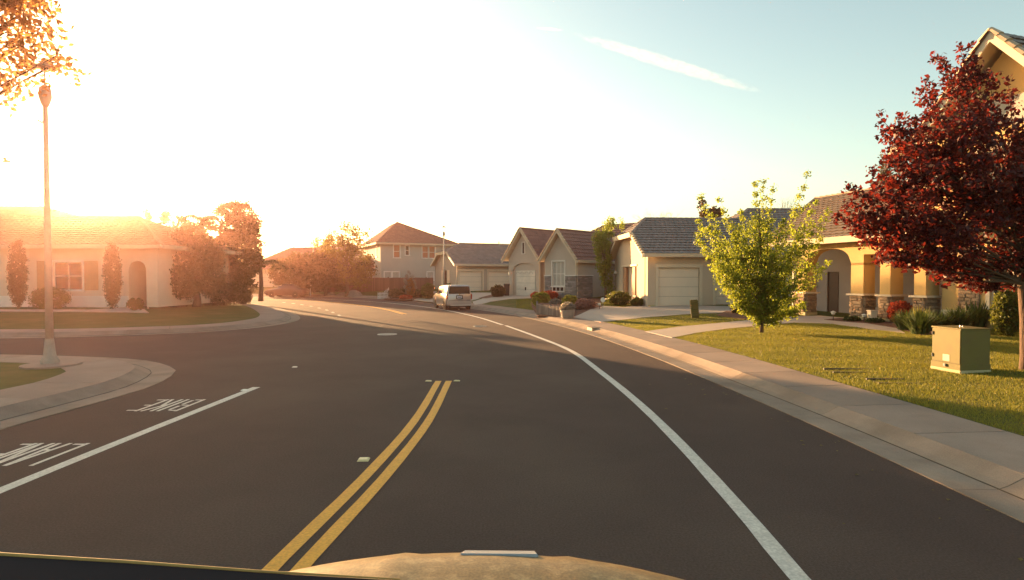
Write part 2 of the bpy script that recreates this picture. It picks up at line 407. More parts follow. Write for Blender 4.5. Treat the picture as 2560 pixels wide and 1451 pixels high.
KERB_PROF = [(0.0, 0.012), (0.42, 0.002), (0.46, 0.006), (0.56, 0.040), (0.68, 0.100), (0.735, 0.130), (0.745, 0.138)]
WALK_PROF = [(0.748, 0.140), (1.3, 0.148), (1.95, 0.156)]
def kerb_and_walk(L, N, side_label, a0, a1, split_to):
    k = bpy.data.objects.new('kerb', None); COL.objects.link(k); tag(k, 'rolled concrete kerb and gutter along the ' + side_label, kind='structure')
    w = bpy.data.objects.new('sidewalk', None); COL.objects.link(w); tag(w, 'concrete sidewalk slabs along the ' + side_label, kind='structure')
    a = a0
    while a < split_to:
        sweep(k, 'kerb_segment', L, N, KERB_PROF, a, a + 2.99, M['gutter']); a += 3.0
    sweep(k, 'kerb_shade_line', L, N, [(0.448, 0.0085), (0.466, 0.0105)], a0, min(a1, split_to), M['joint'], bottom=0.01)  # dark strip painting the thin shade line at the foot of the kerb roll
    sweep(k, 'kerb_run', L, N, KERB_PROF, a, a1, M['gutter'], step=1.2)
    a2 = a0
    while a2 < split_to:
        dz = rng.uniform(-0.003, 0.003)
        sweep(w, 'slab', L, N, [(o_, z + dz) for o_, z in WALK_PROF], a2, a2 + 1.478, M['concrete'], step=0.5); a2 += 1.5
    sweep(w, 'slab_run', L, N, WALK_PROF, a2, a1, M['concrete'], step=1.2)
    # dirt bed seen in the joints
    sweep(w, 'joint_bed', L, N, [(0.3, -0.06), (0.5, -0.05), (0.62, 0.02), (0.75, 0.10), (1.94, 0.13)], a0, a1, M['joint'], step=1.2, bottom=0.05)

def fill(poly, h, spacing=1.5, dz=0.0, jit=0.0):
    """triangulated ground patch with boundary poly [(x,y)], heights from h"""
    pts = [Vector((p[0], p[1])) for p in poly]; n = len(pts)
    xs = [p.x for p in pts]; ys = [p.y for p in pts]
    A = np.array([(p.x, p.y) for p in pts])
    gx = np.arange(min(xs), max(xs), spacing); gy = np.arange(min(ys), max(ys), spacing)
    extra = []
    for x in gx:
        for y in gy:
            if inside(A, x, y): extra.append(Vector((x, y)))
    res = delaunay_2d_cdt(pts + extra, [(i, (i + 1) % n) for i in range(n)], [], 0, 1e-4)
    mb = MB(); V = res[0]
    mb.v = [(v.x, v.y, h(v.x, v.y) + dz) for v in V]
    for f in res[2]:
        c = sum((V[i] for i in f), Vector((0, 0))) / len(f)
        if inside(A, c.x, c.y):
            a, b, c2 = (V[i] for i in f[:3])
            mb.f.append(tuple(f) if (b - a).cross(c2 - a) > 0 else tuple(f)[::-1])
    return mb
def inside(A, x, y):
    x0, y0 = A[:, 0], A[:, 1]; x1, y1 = np.roll(x0, -1), np.roll(y0, -1)
    c = ((y0 > y) != (y1 > y))
    with np.errstate(divide='ignore', invalid='ignore'):
        xi = (x1 - x0) * (y - y0) / (y1 - y0) + x0
    return bool(np.sum(c & (x < xi)) % 2)
def offs(L, N, d): return L + N * d
def pxpoly(pp, h=hR): return [tuple(G(u, v, h)[:2]) for u, v in pp]
def densify(poly, step=0.8):
    out = []
    for i in range(len(poly)):
        a = Vector(poly[i][:2]); b = Vector(poly[(i + 1) % len(poly)][:2]); n = max(1, int((b - a).length / step))
        for k in range(n): out.append(tuple(a + (b - a) * k / n))
    return out

# ------------------------------------------------------------------ ground, road, pavements
def sheet(name, x0, x1, y0, y1, z, m, kind='structure', label=None):
    mb = MB(); mb.add([(x0, y0, z), (x1, y0, z), (x1, y1, z), (x0, y1, z)], [(0, 1, 2, 3)])
    return tag(obj(name, mb, m), label, None, None, kind)
sheet('ground', -400, 400, -150, 500, -0.06, M['soil'], label='bare earth reaching out to the horizon')
sheet('road', -90, 6, -14, 75, 0.0, M['asphalt'], label='dark asphalt road bending left with a side street')

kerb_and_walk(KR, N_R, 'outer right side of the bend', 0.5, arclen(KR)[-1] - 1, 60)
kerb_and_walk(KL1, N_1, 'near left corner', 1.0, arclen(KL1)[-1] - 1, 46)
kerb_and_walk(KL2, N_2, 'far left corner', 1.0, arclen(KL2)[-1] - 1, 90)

# lawns and beds that rise from the pavements (terrain)
def terrain_right():
    offsl = [1.94, 2.3, 2.8, 3.5, 4.2, 5, 6, 7, 8, 9.5, 11, 13, 16, 22, 34, 60, 130, 300]
    n = len(KR); verts = []; k = len(offsl)
    for i in range(0, n):
        for d in offsl:
            q = KR[i] + N_R[i] * d
            z = hR(q[0], q[1]) if d > 2 else 0.150
            verts.append((q[0], q[1], z))
    faces = [(i * k + j, i * k + j + 1, (i + 1) * k + j + 1, (i + 1) * k + j) for i in range(n - 1) for j in range(k - 1)]
    o = npmesh('lawn', verts, faces, M['turf'])
    tag(o, 'rising lawns and yards behind the right sidewalk', kind='structure')
terrain_right()
o1 = offs(KL1, N_1, 1.94); o1 = o1[::2]
poly1 = [tuple(p) for p in o1] + [(-60, -8)]
tag(obj('lawn', fill(poly1, lambda x, y: hL1(x, y) - 0.004, 2.0), M['turf']), 'grass patch of the near left corner around the lamp post', kind='structure')
o2 = offs(KL2, N_2, 1.94)[::2]
poly2 = [tuple(p) for p in o2]
tag(obj('lawn', fill(poly2, lambda x, y: hL2(x, y) - 0.004, 2.0), M['turf']), 'front lawn of the house on the far left corner', kind='structure')

def paved(name, pp, label, m='drive', h=hR, dz=0.022, sp=1.2, raw=None):
    poly = densify(raw if raw else pxpoly(pp, h), 0.9)
    mb = fill(poly, h, sp, dz)
    k = len(mb.v); n = len(poly)
    for p in poly: mb.v.append((p[0], p[1], h(*p) + dz)); 
    for p in poly: mb.v.append((p[0], p[1], h(*p) - 0.05))
    for i in range(n): mb.f.append((k + i, k + (i + 1) % n, k + n + (i + 1) % n, k + n + i))
    return tag(obj(name, mb, M[m]), label, None, None, 'structure')
paved('driveway', [(1428, 794), (1478, 772), (1508, 766), (1560, 769), (1622, 762), (1660, 763), (1750, 765), (1880, 768), (1872, 780), (1745, 785), (1600, 796), (1502, 806), (1470, 801)], 'pale concrete driveway in front of the tan house with two garage doors')
paved('driveway', [(1187, 763), (1181, 755), (1216, 741), (1271, 738), (1352, 740), (1352, 746.5), (1273, 748), (1226, 755)], 'concrete driveway up to the arched garage door')
paved('driveway', [(1035, 750), (1085, 733), (1145, 731.5), (1282, 733), (1262, 738.5), (1218, 740), (1180, 752), (1100, 757)], 'concrete driveway behind the silver van')
paved('path', [(1614, 830), (1700, 818), (1870, 802), (1995, 791.5), (2050, 791), (2120, 797), (2165, 808), (2240, 822), (2262, 834), (2190, 826), (2085, 811), (1985, 808), (1830, 822), (1740, 834), (1680, 846)], 'curved concrete front path across the near lawn')
paved('path', None, 'straight concrete path in front of the far left house', h=hL2, raw=[(-50, 28.0), (-19.7, 28.0), (-18.3, 28.2), (-20.6, 31.3), (-22.2, 31.3), (-22.0, 29.1), (-50, 29.1)])
paved('planting_bed', [(1326, 742), (1405, 737), (1500, 748), (1504, 768), (1478, 773), (1432, 794), (1345, 790), (1330, 770)], 'bark mulch bed between the two driveways', 'mulch', dz=0.03)
paved('planting_bed', [(2060, 801), (2100, 797), (2200, 797), (2330, 800), (2480, 812), (2475, 838), (2300, 838), (2240, 822), (2165, 810), (2110, 806)], 'dark planting bed along the ochre porch', 'mulch', dz=0.03)
paved('planting_bed', [(960, 748), (985, 735), (1080, 726), (1094, 730), (1050, 744), (1030, 750)], 'shrub bed by the white picket fence', 'mulch', dz=0.03)
paved('planting_bed', [(1195, 741), (1265, 733), (1274, 736), (1255, 741), (1215, 743)], 'gravel strip between the two garage driveways', 'mulch', dz=0.03)
paved('planting_bed', [(1790, 790), (1815, 779), (1990, 786), (1990, 791), (1860, 800)], 'dark bed at the corner of the tan house', 'mulch', dz=0.03)

# ------------------------------------------------------------------ road markings (4 mm above the road)
def stripe(pts, w, off=0.0, z=0.004, step=0.5):
    L = smooth_line(pts, step) if len(pts) > 2 else np.array(pts, dtype=float)
    N = normals(L, 1); mb = MB()
    for i in range(len(L)):
        ww = w * (1 + 0.03 * math.sin(i * 2.3))
        for s in (off + ww / 2, off - ww / 2):
            q = L[i] + N[i] * s; mb.v.append((q[0], q[1], z))
    for i in range(len(L) - 1): mb.f.append((2 * i + 1, 2 * i + 3, 2 * i + 2, 2 * i))
    return mb
edge_r = [(2.0, 1.0), (2.006, 3.9), (2.056, 4.7), (2.13, 7.0), (2.12, 9.33), (1.99, 12.2), (1.69, 16.07), (0.88, 19.9), (-0.28, 24.6)]
edge_r2 = [(-0.42, 24.9), (-1.8, 29.7), (-4.14, 35.9), (-6.4, 40.5), (-9.4, 45.4), (-13.3, 50.3), (-19, 55.3), (-24, 57.9), (-34, 60.2), (-50, 60)]
tag(obj('edge_line', stripe(edge_r, 0.15), M['white_paint']), 'near stretch of the solid white line on the right lane edge', 'road marking')
tag(obj('edge_line', stripe(edge_r2, 0.15), M['white_paint']), 'far stretch of the white right edge line passing the van', 'road marking')
ye = [(-1.9, 1.2), (-1.75, 2.5), (-1.62, 4.13), (-1.45, 5.82), (-1.33, 8.12), (-1.39, 11.35)]
dy = thing('double_yellow_line', 'near double yellow line ending in the middle of the road', 'road marking')
obj('stripe', stripe(ye, 0.125, 0.105), M['yellow_paint'], dy); obj('stripe', stripe(ye, 0.125, -0.105), M['yellow_paint'], dy)
yf = [(-6.2, 32.3), (-8.6, 37.6), (-12.6, 44.2), (-18.3, 50.6), (-23.5, 54.0), (-34, 56.8), (-50, 56.8)]
dy = thing('double_yellow_line', 'far double yellow line curving left beyond the side street', 'road marking')
obj('stripe', stripe(yf, 0.12, 0.10), M['yellow_paint'], dy); obj('stripe', stripe(yf, 0.12, -0.10), M['yellow_paint'], dy)
tag(obj('bike_lane_line', stripe([(-5.06, -6), (-5.06, 3.0), (-5.03, 6.6), (-4.90, 10.7)], 0.15), M['white_paint']), 'white bike lane line on the left side of the road', 'road marking')
tag(obj('bike_lane_line', stripe([(-18.6, 41.5), (-20.5, 44.2), (-23, 47.0), (-27, 49.8), (-36, 52.4), (-50, 52)], 0.12), M['white_paint']), 'white bike lane line beyond the row of dashes', 'road marking')
dash = [(848, 789.0), (832, 781.7), (816.8, 775.8), (798, 770.7), (777.7, 766.4), (755, 762.5), (733, 759.3), (710, 756.8)]
for i, (u, v) in enumerate(dash):
    p = Vector(P(u, v)[:2]); q = Vector(P(*dash[i + 1])[:2]) if i < 7 else q + (q - Vector(P(*dash[6])[:2]))
    d = (q - p).normalized() * 0.42
    nm = ['nearest', 'second', 'third', 'fourth', 'fifth', 'sixth', 'seventh', 'farthest'][i]
    tag(obj('lane_dash', stripe([tuple(p - d), tuple(p + d)], 0.14), M['white_paint']), nm + ' short white dash of the row crossing the side street mouth', 'road marking', 'short white dashes across the side street')

# letters: strokes in a 1 x 1 cell
def st(a, b, w):     # thick stroke from a to b as quad
    a, b = Vector(a), Vector(b); d = (b - a).normalized(); n = Vector((-d.y, d.x)) * w / 2
    return [a - n, b - n, b + n, a + n]
GL = {
 'B': [[(0, 0), (0, 1)], [(0, 0.06), (0.7, 0.06)], [(0, 0.52), (0.7, 0.52)], [(0, 0.94), (0.65, 0.94)], [(0.78, 0.1), (0.78, 0.46)], [(0.72, 0.58), (0.72, 0.9)]],
 'I': [[(0.4, 0), (0.4, 1)]],
 'K': [[(0, 0), (0, 1)], [(0.1, 0.45), (0.8, 1)], [(0.3, 0.55), (0.85, 0)]],
 'E': [[(0, 0), (0, 1)], [(0, 0.06), (0.85, 0.06)], [(0, 0.52), (0.65, 0.52)], [(0, 0.94), (0.85, 0.94)]],
 'L': [[(0, 0), (0, 1)], [(0, 0.06), (0.85, 0.06)]],
 'A': [[(0, 0), (0.38, 1)], [(0.8, 0), (0.42, 1)], [(0.2, 0.33), (0.6, 0.33)]],
 'N': [[(0, 0), (0, 1)], [(0, 0.98), (0.8, 0.02)], [(0.8, 0), (0.8, 1)]],
}
def road_word(word, x_right, y_far, width, height, label):
    """painted word read by traffic coming towards the camera: its letters run from +X to -X, tops towards -Y"""
    t = thing('road_lettering', label, 'road marking', (x_right, y_far, 0.004))
    cw = {'I': 0.10}; tot = sum(0.10 if c == 'I' else 0.20 for c in word) + 0.045 * (len(word) - 1)
    x = 0.0; sc = width / tot
    for c in word:
        w = (0.10 if c == 'I' else 0.20) * sc; mb = MB()
        for k, s in enumerate(GL[c]):
            q = st((s[0][0] * (w if c != 'I' else w), s[0][1] * height), (s[1][0] * w, s[1][1] * height), 0.052)
            kk = len(mb.v)
            for p in q: mb.v.append((-(x + p.x), -p.y, 0.0006 * k))
            mb.f.append((kk, kk + 1, kk + 2, kk + 3))
        obj('letter', mb, M['white_paint'], t)
        x += w + 0.045 * sc
road_word('BIKE', -5.30, 9.62, 0.82, 0.86, 'white painted word BIKE upside down in the left bike lane')
road_word('LANE', -5.37, 7.06, 0.84, 0.86, 'white painted word LANE upside down nearest in the bike lane')

# markers, covers and bits on the road
def marker(u, v, label, m, sx=0.10, sy=0.10, h=0.018, dxy=(0, 0)):
    p = P(u, v); mb = MB()
    mb.hexa([(-sx/2, -sy/2, 0), (sx/2, -sy/2, 0), (sx/2, sy/2, 0), (-sx/2, sy/2, 0), (-sx*.36, -sy*.3, h), (sx*.36, -sy*.3, h), (sx*.36, sy*.3, h), (-sx*.36, sy*.3, h)])
    o = obj('road_marker', mb, m); o.location = (p[0], p[1], 0.0045); o.rotation_euler = (0, 0, random.uniform(-.2, .2))
    tag(o, label, 'road marker', 'raised road markers')
marker(1071, 954, 'small raised marker left of the end of the yellow lines', M['marker'], 0.13, 0.07)
marker(1142, 953.5, 'small raised marker right of the end of the yellow lines', M['marker'], 0.13, 0.07)
marker(909, 1151, 'square amber marker lying left of the yellow lines', M['marker'], 0.13, 0.13)
marker(612, 977, 'small white marker at the end of the bike lane line', M['whitemark'], 0.12, 0.10)
marker(1147, 774, 'tiny white marker on the asphalt behind the van', M['whitemark'], 0.12, 0.12)
marker(737, 919, 'lone pale marker on the open asphalt', M['whitemark'], 0.11, 0.09)
def manhole(u, v, r, label, m):
    p = P(u, v); t = thing('manhole_cover', label, 'manhole cover', (p[0], p[1], 0))
    obj('rim', MB().lathe([(r, 0.0), (r, 0.010), (r - 0.05, 0.012), (r - 0.05, 0.006)], n=28), m, t)
    mb = MB().lathe([(r - 0.055, 0.0), (r - 0.055, 0.011), (0.01, 0.011)], n=28)
    obj('lid', mb, m, t)
    g = MB()
    for k in range(-3, 4): g.box(-math.sqrt(max(0, (r-.08)**2 - (k*.08)**2)), math.sqrt(max(0, (r-.08)**2 - (k*.08)**2)), k*.08-.012, k*.08+.012, 0.0115, 0.016)
    tag(obj('grip_ridges', g, m, t), kind='stuff')
M['manhole'] = mat('worn_iron_cover', (0.42, 0.38, 0.33), 0.5, (0.3, 0.27, 0.23), 12)
manhole(968, 836.5, 0.36, 'pale round manhole cover in the middle of the road', M['manhole'])
manhole(1200, 816.5, 0.30, 'faint round manhole cover in the right lane', M['iron'])
# scuffs and leaves dropped on the asphalt
bits = MB()
for _ in range(160):
    s = rng.uniform(0, 45); S = arclen(KR); x = np.interp(s, S, KR[:, 0]); y = np.interp(s, S, KR[:, 1])
    x -= rng.uniform(0.05, 0.7) * (1 if rng.random() < .8 else 3); a = rng.uniform(0, 6.3); r = rng.uniform(0.012, 0.035)
    c, si = math.cos(a) * r, math.sin(a) * r
    bits.add([(x - c, y - si, 0.008), (x + si * .6, y - c * .6, 0.014), (x + c, y + si, 0.009), (x - si * .6, y + c * .6, 0.012)], [(0, 1, 2, 3)])
tag(obj('leaf_litter', bits, M['l_gold']), 'dry leaf scraps lying along the kerb', kind='stuff')
# storm drain in the kerb
sd = thing('storm_drain', 'kerb inlet of a storm drain with a dark mouth', 'drain', (3.10, 22.2, 0), R_(-77))
mb = MB(); mb.box(-0.34, 0.34, -0.06, 0.30, 0.128, 0.155); mb.box(-0.34, -0.30, -0.04, 0.30, 0.0, 0.128); mb.box(0.30, 0.34, -0.04, 0.30, 0.0, 0.128)
obj('concrete_frame', mb, M['gutter'], sd)
obj('opening', MB().box(-0.30, 0.30, -0.03, 0.28, 0.012, 0.127), M['blackplastic'], sd)

# ------------------------------------------------------------------ house kit
class WF:       # a wall plane in house-local coordinates; a runs along it, d is outwards
    def __init__(s, p0, p1):
        s.o = Vector((p0[0], p0[1], 0)); v = Vector((p1[0] - p0[0], p1[1] - p0[1], 0)); s.L = v.length; s.d = v / s.L
        s.n = Vector((s.d.y, -s.d.x, 0))
    def p(s, a, d, z): return s.o + s.d * a + s.n * d + Vector((0, 0, z))
    def box(s, mb, a0, a1, d0, d1, z0, z1):
        return mb.hexa([s.p(a0, d0, z0), s.p(a0, d1, z0), s.p(a1, d1, z0), s.p(a1, d0, z0), s.p(a0, d0, z1), s.p(a0, d1, z1), s.p(a1, d1, z1), s.p(a1, d0, z1)][:0] or
                       [s.p(a0, d1, z0), s.p(a1, d1, z0), s.p(a1, d0, z0), s.p(a0, d0, z0), s.p(a0, d1, z1), s.p(a1, d1, z1), s.p(a1, d0, z1), s.p(a0, d0, z1)])
    def mat4(s, a, d, z):
        R = Matrix((( s.d.x, -s.n.x, 0), (s.d.y, -s.n.y, 0), (0, 0, 1))).to_4x4()
        return Matrix.Translation(s.p(a, d, z)) @ R
def wall(mb, wf, z0, z1, ops=(), th=0.2, a0=0.0, a1=None):
    a1 = wf.L if a1 is None else a1
    A = sorted({a0, a1, *[x for o in ops for x in (o[0], o[1])]}); Z = sorted({z0, z1, *[x for o in ops for x in (o[2], o[3])]})
    for i in range(len(A) - 1):
        for j in range(len(Z) - 1):
            ca, cz = (A[i] + A[i + 1]) / 2, (Z[j] + Z[j + 1]) / 2
            if any(o[0] < ca < o[1] and o[2] < cz < o[3] for o in ops): continue
            wf.box(mb, A[i], A[i + 1], -th, 0, Z[j], Z[j + 1])
def gable(mb, wf, a0, a1, z0, pts, th=0.2):    # polygon in the wall plane above z0
    poly = [wf.p(a, 0, z) for a, z in [(a0, z0), (a1, z0)] + pts]
    mb.prism(poly, -wf.n * th)
def window(house, wf, a0, a1, z0, z1, sashes=1, rail=True, trim='trim_w', sill=True, casing=0.09, pane='glass', recess=0.06, shutters=None, blind=0.0):
    fr = MB(); f = 0.05
    wf.box(fr, a0, a1, -recess - .05, -recess, z0, z0 + f); wf.box(fr, a0, a1, -recess - .05, -recess, z1 - f, z1)
    w = (a1 - a0) / sashes
    for k in range(sashes + 1):
        c = a0 + w * k; c = min(max(c, a0 + f / 2), a1 - f / 2)
        wf.box(fr, c - f / 2, c + f / 2, -recess - .05, -recess, z0 + f, z1 - f)
    if casing:
        c = casing
        wf.box(fr, a0 - c, a0, -0.01, 0.035, z0, z1); wf.box(fr, a1, a1 + c, -0.01, 0.035, z0, z1); wf.box(fr, a0 - c, a1 + c, -0.01, 0.045, z1, z1 + c)
    W_ = obj('window', fr, M[trim], house)
    zm = (z0 + z1) / 2
    for k in range(sashes):
        x0, x1 = a0 + w * k + f / 2, a0 + w * (k + 1) - f / 2
        if k == 0: x0 = a0 + f
        if k == sashes - 1: x1 = a1 - f
        if rail:
            obj('meeting_rail', wf.box(MB(), x0, x1, -recess - .045, -recess - .003, zm - .025, zm + .025), M[trim], W_)
            obj('pane', wf.box(MB(), x0, x1, -recess - .035, -recess - .02, z0 + f, zm - .025), M[pane], W_)
            obj('pane', wf.box(MB(), x0, x1, -recess - .035, -recess - .02, zm + .025, z1 - f), M[pane], W_)
        else:
            obj('pane', wf.box(MB(), x0, x1, -recess - .035, -recess - .02, z0 + f, z1 - f), M[pane], W_)
    if sill: obj('sill', wf.box(MB(), a0 - casing - .04, a1 + casing + .04, -recess, 0.09, z0 - 0.07, z0), M[trim], W_)
    if shutters:
        for s0 in (a0 - casing - .03 - shutters[0], a1 + casing + .03):
            mb = MB(); w_ = shutters[0]
            wf.box(mb, s0, s0 + w_, 0.004, 0.03, z0, z1 + .05)
            for k in range(int((z1 - z0) / 0.1)):
                wf.box(mb, s0 + .05, s0 + w_ - .05, 0.03, 0.045, z0 + .06 + k * .1, z0 + .12 + k * .1)
            obj('shutter', mb, M[shutters[1]], house)
    return W_
def garage_door(house, wf, a0, a1, z0, z1, m='gdoor', recess=0.14, trim='trim', rows=4, deco=False):
    g = obj('garage_door', wf.box(MB(), a0, a1, -recess - .06, -recess - .04, z0, z1), M['joint'], house)
    h = (z1 - z0) / rows; n = 4
    for r in range(rows):
        mb = MB(); wf.box(mb, a0 + .01, a1 - .01, -recess - .04, -recess, z0 + r * h + .006, z0 + (r + 1) * h - .006)
        w = (a1 - a0) / n
        for k in range(n): wf.box(mb, a0 + k * w + .1, a0 + (k + 1) * w - .1, -recess, -recess + .012, z0 + r * h + .1, z0 + (r + 1) * h - .1)
        obj('door_panel', mb, M[m], g)
    if trim:
        mb = MB(); c = 0.16
        wf.box(mb, a0 - c, a0, 0.0, 0.04, z0, z1); wf.box(mb, a1, a1 + c, 0.0, 0.04, z0, z1); wf.box(mb, a0 - c - .03, a1 + c + .03, 0.0, 0.055, z1, z1 + c + .04)
        obj('door_trim', mb, M[trim], house)
    return g
def stone_mesh(name, m, k):
    r = random.Random(k); mb = MB(); c = 0.10
    # unit block with chamfered front, slightly uneven
    def j(a): return a + r.uniform(-0.05, 0.05)
    b = [(0, 0, 0), (1, 0, 0), (1, 0, 1), (0, 0, 1)]
    f0 = [(j(.02), -.7, j(.03)), (j(.98), -.7, j(.03)), (j(.98), -.7, j(.97)), (j(.02), -.7, j(.97))]
    f1 = [(.14 + j(0), -1, .18 + j(0)), (.86 + j(0), -1, .18 + j(0)), (.86 + j(0), -1, .82 + j(0)), (.14 + j(0), -1 , .82 + j(0))]
    mb.v = b + f0 + f1
    for i in range(4):
        q = (i + 1) % 4; mb.f.append((i, q, 4 + q, 4 + i)); mb.f.append((4 + i, 4 + q, 8 + q, 8 + i))
    mb.f.append((8, 9, 10, 11)); mb.f.append((3, 2, 1, 0))
    return mesh_of(name, mb, m)
STONES = {k: [stone_mesh('stone', M[k], i) for i in range(6)] for k in ('stone_e', 'stone_c')}
def stones(house, wf, a0, a1, z0, z1, kind='stone_e', hw=(0.22, 0.5), hh=(0.07, 0.15), back=0.03, name='stone_veneer', ops=()):
    b = MB(); wall(b, wf, z0, z1, ops, th=-back, a0=a0, a1=a1)
    v = obj(name, b, M['mortar'], house)
    z = z0
    while z < z1 - 0.03:
        h = min(random.uniform(*hh), z1 - z); 
        if z1 - z - h < 0.04: h = z1 - z
        a = a0 - random.uniform(0, .1)
        while a < a1 - 0.02:
            w = random.uniform(*hw); s, e = max(a, a0), min(a + w, a1)
            if a1 - e < .08: e = a1
            segs = [(s, e)]
            for o in ops:
                if o[2] < z + h / 2 < o[3]:
                    segs = [q for (x, y) in segs for q in ((x, min(y, o[0])), (max(x, o[1]), y)) if q[1] - q[0] > 0.03]
            for x, y in segs:
                mt = wf.mat4(x + .006, back, z + .006) @ Matrix.Diagonal((y - x - .012, random.uniform(.02, .055), h - .012, 1))
                inst('stone', random.choice(STONES[kind]), mt, v)
            a = e if e == a1 else a + w
        z += h
    return v
def tile_mesh(m):
    mb = MB(); n = 4
    for i in range(n + 1):
        x = .015 + .97 * i / n; w = 0.32 * math.sin(math.pi * i / n)
        mb.v += [(x, .16, -.1), (x, -0.0, 1.0 + w), (x, 1.12, .12 + w * .9)]
    for i in range(n):
        a, b = 3 * i, 3 * i + 3
        mb.f += [(a, b, b + 1, a + 1), (a + 1, b + 1, b + 2, a + 2)]
    mb.f += [(0, 1, 2), (3 * n, 3 * n + 2, 3 * n + 1)]
    return mesh_of('roof_tile', mb, m)
TILES = {k: tile_mesh(M[k]) for k in ('tile_d', 'tile_e', 'tile_c', 'tile_b', 'tile_a', 'tile_l')}
def cap_mesh(m, name, r1=0.85):
    mb = MB(); n = 5
    for y, r in ((0, 1.0), (1.1, r1)):
        for i in range(n + 1):
            t = math.pi * i / n; mb.v.append((math.cos(t) * r, y, math.sin(t) * r * .9))
    for i in range(n): mb.f.append((i, i + 1, n + 2 + i, n + 1 + i))
    mb.f.append(tuple(range(n + 1))[::-1])
    return mesh_of(name, mb, m)
CAPS = {k: cap_mesh(M[k], 'ridge_tile') for k in ('tile_d', 'tile_e', 'tile_c', 'tile_b', 'tile_a', 'tile_l')}
RAKE = cap_mesh(M['rake'], 'rake_tile', 0.62)
TUNIT = None
def roof(house, planes, k, mode, budget=300, tw=0.30, cr=0.36, th=0.05, soffit='trim'):
    """planes: polygons (house-local, first edge = eave, counter-clockwise from above). mode 'parts' or 'stuff'"""
    rb = MB()
    for pl in planes:
        q = [Vector(p) for p in pl]; nrm = (q[1] - q[0]).cross(q[-1] - q[0]).normalized()
        rb.prism([p for p in q], -nrm * th)
    R0 = obj('roof', rb, M['trim'], house)
    base = TILES[k]; jb = MB(); unit = [Vector(v.co) for v in base.vertices]; uf = [tuple(p.vertices) for p in base.polygons]
    cand = []
    for pl in planes:
        q = [Vector(p) for p in pl]; ux = (q[1] - q[0]).normalized(); nrm = ux.cross(q[-1] - q[0]).normalized(); vy = nrm.cross(ux)
        P2 = [((p - q[0]).dot(ux), (p - q[0]).dot(vy)) for p in q]; vmax = max(p[1] for p in P2)
        nc = max(1, round(vmax / cr)); c = vmax / nc
        for r in range(nc):
            vm = (r + .35) * c; xs = []
            for i in range(len(P2)):
                a, b = P2[i], P2[(i + 1) % len(P2)]
                if (a[1] - vm) * (b[1] - vm) < 0: xs.append(a[0] + (b[0] - a[0]) * (vm - a[1]) / (b[1] - a[1]))
            if len(xs) < 2: continue
            x0, x1 = min(xs), max(xs); x = x0 - (tw * .5 if r % 2 else 0)
            while x < x1 - .02:
                s, e = max(x, x0), min(x + tw, x1)
                if e - s > .05:
                    o = q[0] + ux * s + vy * (r * c - .02) + nrm * random.uniform(0, .006)
                    mt = Matrix(((ux.x, vy.x, nrm.x, o.x), (ux.y, vy.y, nrm.y, o.y), (ux.z, vy.z, nrm.z, o.z), (0, 0, 0, 1))) @ Matrix.Diagonal((e - s, c, 0.060, 1))
                    cand.append(mt)
                x += tw
    if mode == 'parts':
        wm = house.matrix_world
        cand.sort(key=lambda m_: (wm @ m_.translation).length + (0 if (wm.to_3x3() @ m_.to_3x3().col[2]).dot(Vector((0, 0, CAMZ)) - wm @ m_.translation) > 0 else 60))
        for mt in cand[:budget]: inst('roof_tile', base, mt, R0)
        cand = cand[budget:]
    if cand:
        for mt in cand: jb.add([mt @ p for p in unit], uf)
        tag(obj('tile_field', jb, M[k], R0), kind='stuff')
    return R0
def caps(parent, pts, k, r=0.12, step=0.38, mesh=None, name='ridge_tile', lift=0.0, joined=False):
    me = mesh or CAPS[k]; jb = MB()
    for a, b in zip(pts[:-1], pts[1:]):
        a, b = Vector(a), Vector(b); d = (b - a); n = max(1, round(d.length / step)); s = d.length / n; d.normalize()
        x = d.cross(Vector((0, 0, 1))).normalized(); z = x.cross(d)
        for i in range(n):
            o = a + d * s * i + z * lift
            mt = Matrix(((x.x, d.x, z.x, o.x), (x.y, d.y, z.y, o.y), (x.z, d.z, z.z, o.z), (0, 0, 0, 1))) @ Matrix.Diagonal((r * random.uniform(.93, 1.07), s, r, 1))
            if joined: jb.add([mt @ Vector(v.co) for v in me.vertices], [tuple(p.vertices) for p in me.polygons])
            else: inst(name, me, mt, parent)
    if joined: tag(obj(name + '_run', jb, me.materials[0], parent), kind='stuff')
def fascia(house, a, b, h=0.2, t=0.14, m='trim', drop=0.0):
    """gutter board along an eave from a to b (house-local)"""
    a, b = Vector(a), Vector(b); d = (b - a).normalized(); n = Vector((d.y, -d.x, 0)); mb = MB()
    z1 = a.z - drop; z0 = z1 - h
    q = lambda p, k, z: Vector((p.x, p.y, 0)) + n * k + Vector((0, 0, z))
    mb.hexa([q(a, t * .6, z0), q(b, t * .6, z0), q(b, -.02, z0), q(a, -.02, z0), q(a, t, z1), q(b, t, z1), q(b, -.02, z1), q(a, -.02, z1)])
    return obj('gutter', mb, M[m], house)
def barge(house, pts, h=0.2, t=0.05, m='trim', n=(0, -1)):
    mb = MB(); n3 = Vector((n[0], n[1], 0)) * t
    for a, b in zip(pts[:-1], pts[1:]):
        a, b = Vector(a), Vector(b); dz = Vector((0, 0, -h))
        mb.prism([a + dz, b + dz, b, a] if True else [], n3)
    return obj('barge_board', mb, M[m], house)
def downspout(house, wf, a, z0, z1):
    mb = MB(); wf.box(mb, a, a + .07, 0.0, 0.06, z0, z1); obj('downspout', mb, M['trim'], house)

M['st_porch'] = mat('shaded_porch_stucco', (0.36, 0.31, 0.28), 0.9, (0.32, 0.27, 0.25), 1.2)  # grey-lilac puts the porch shade into the back wall colour
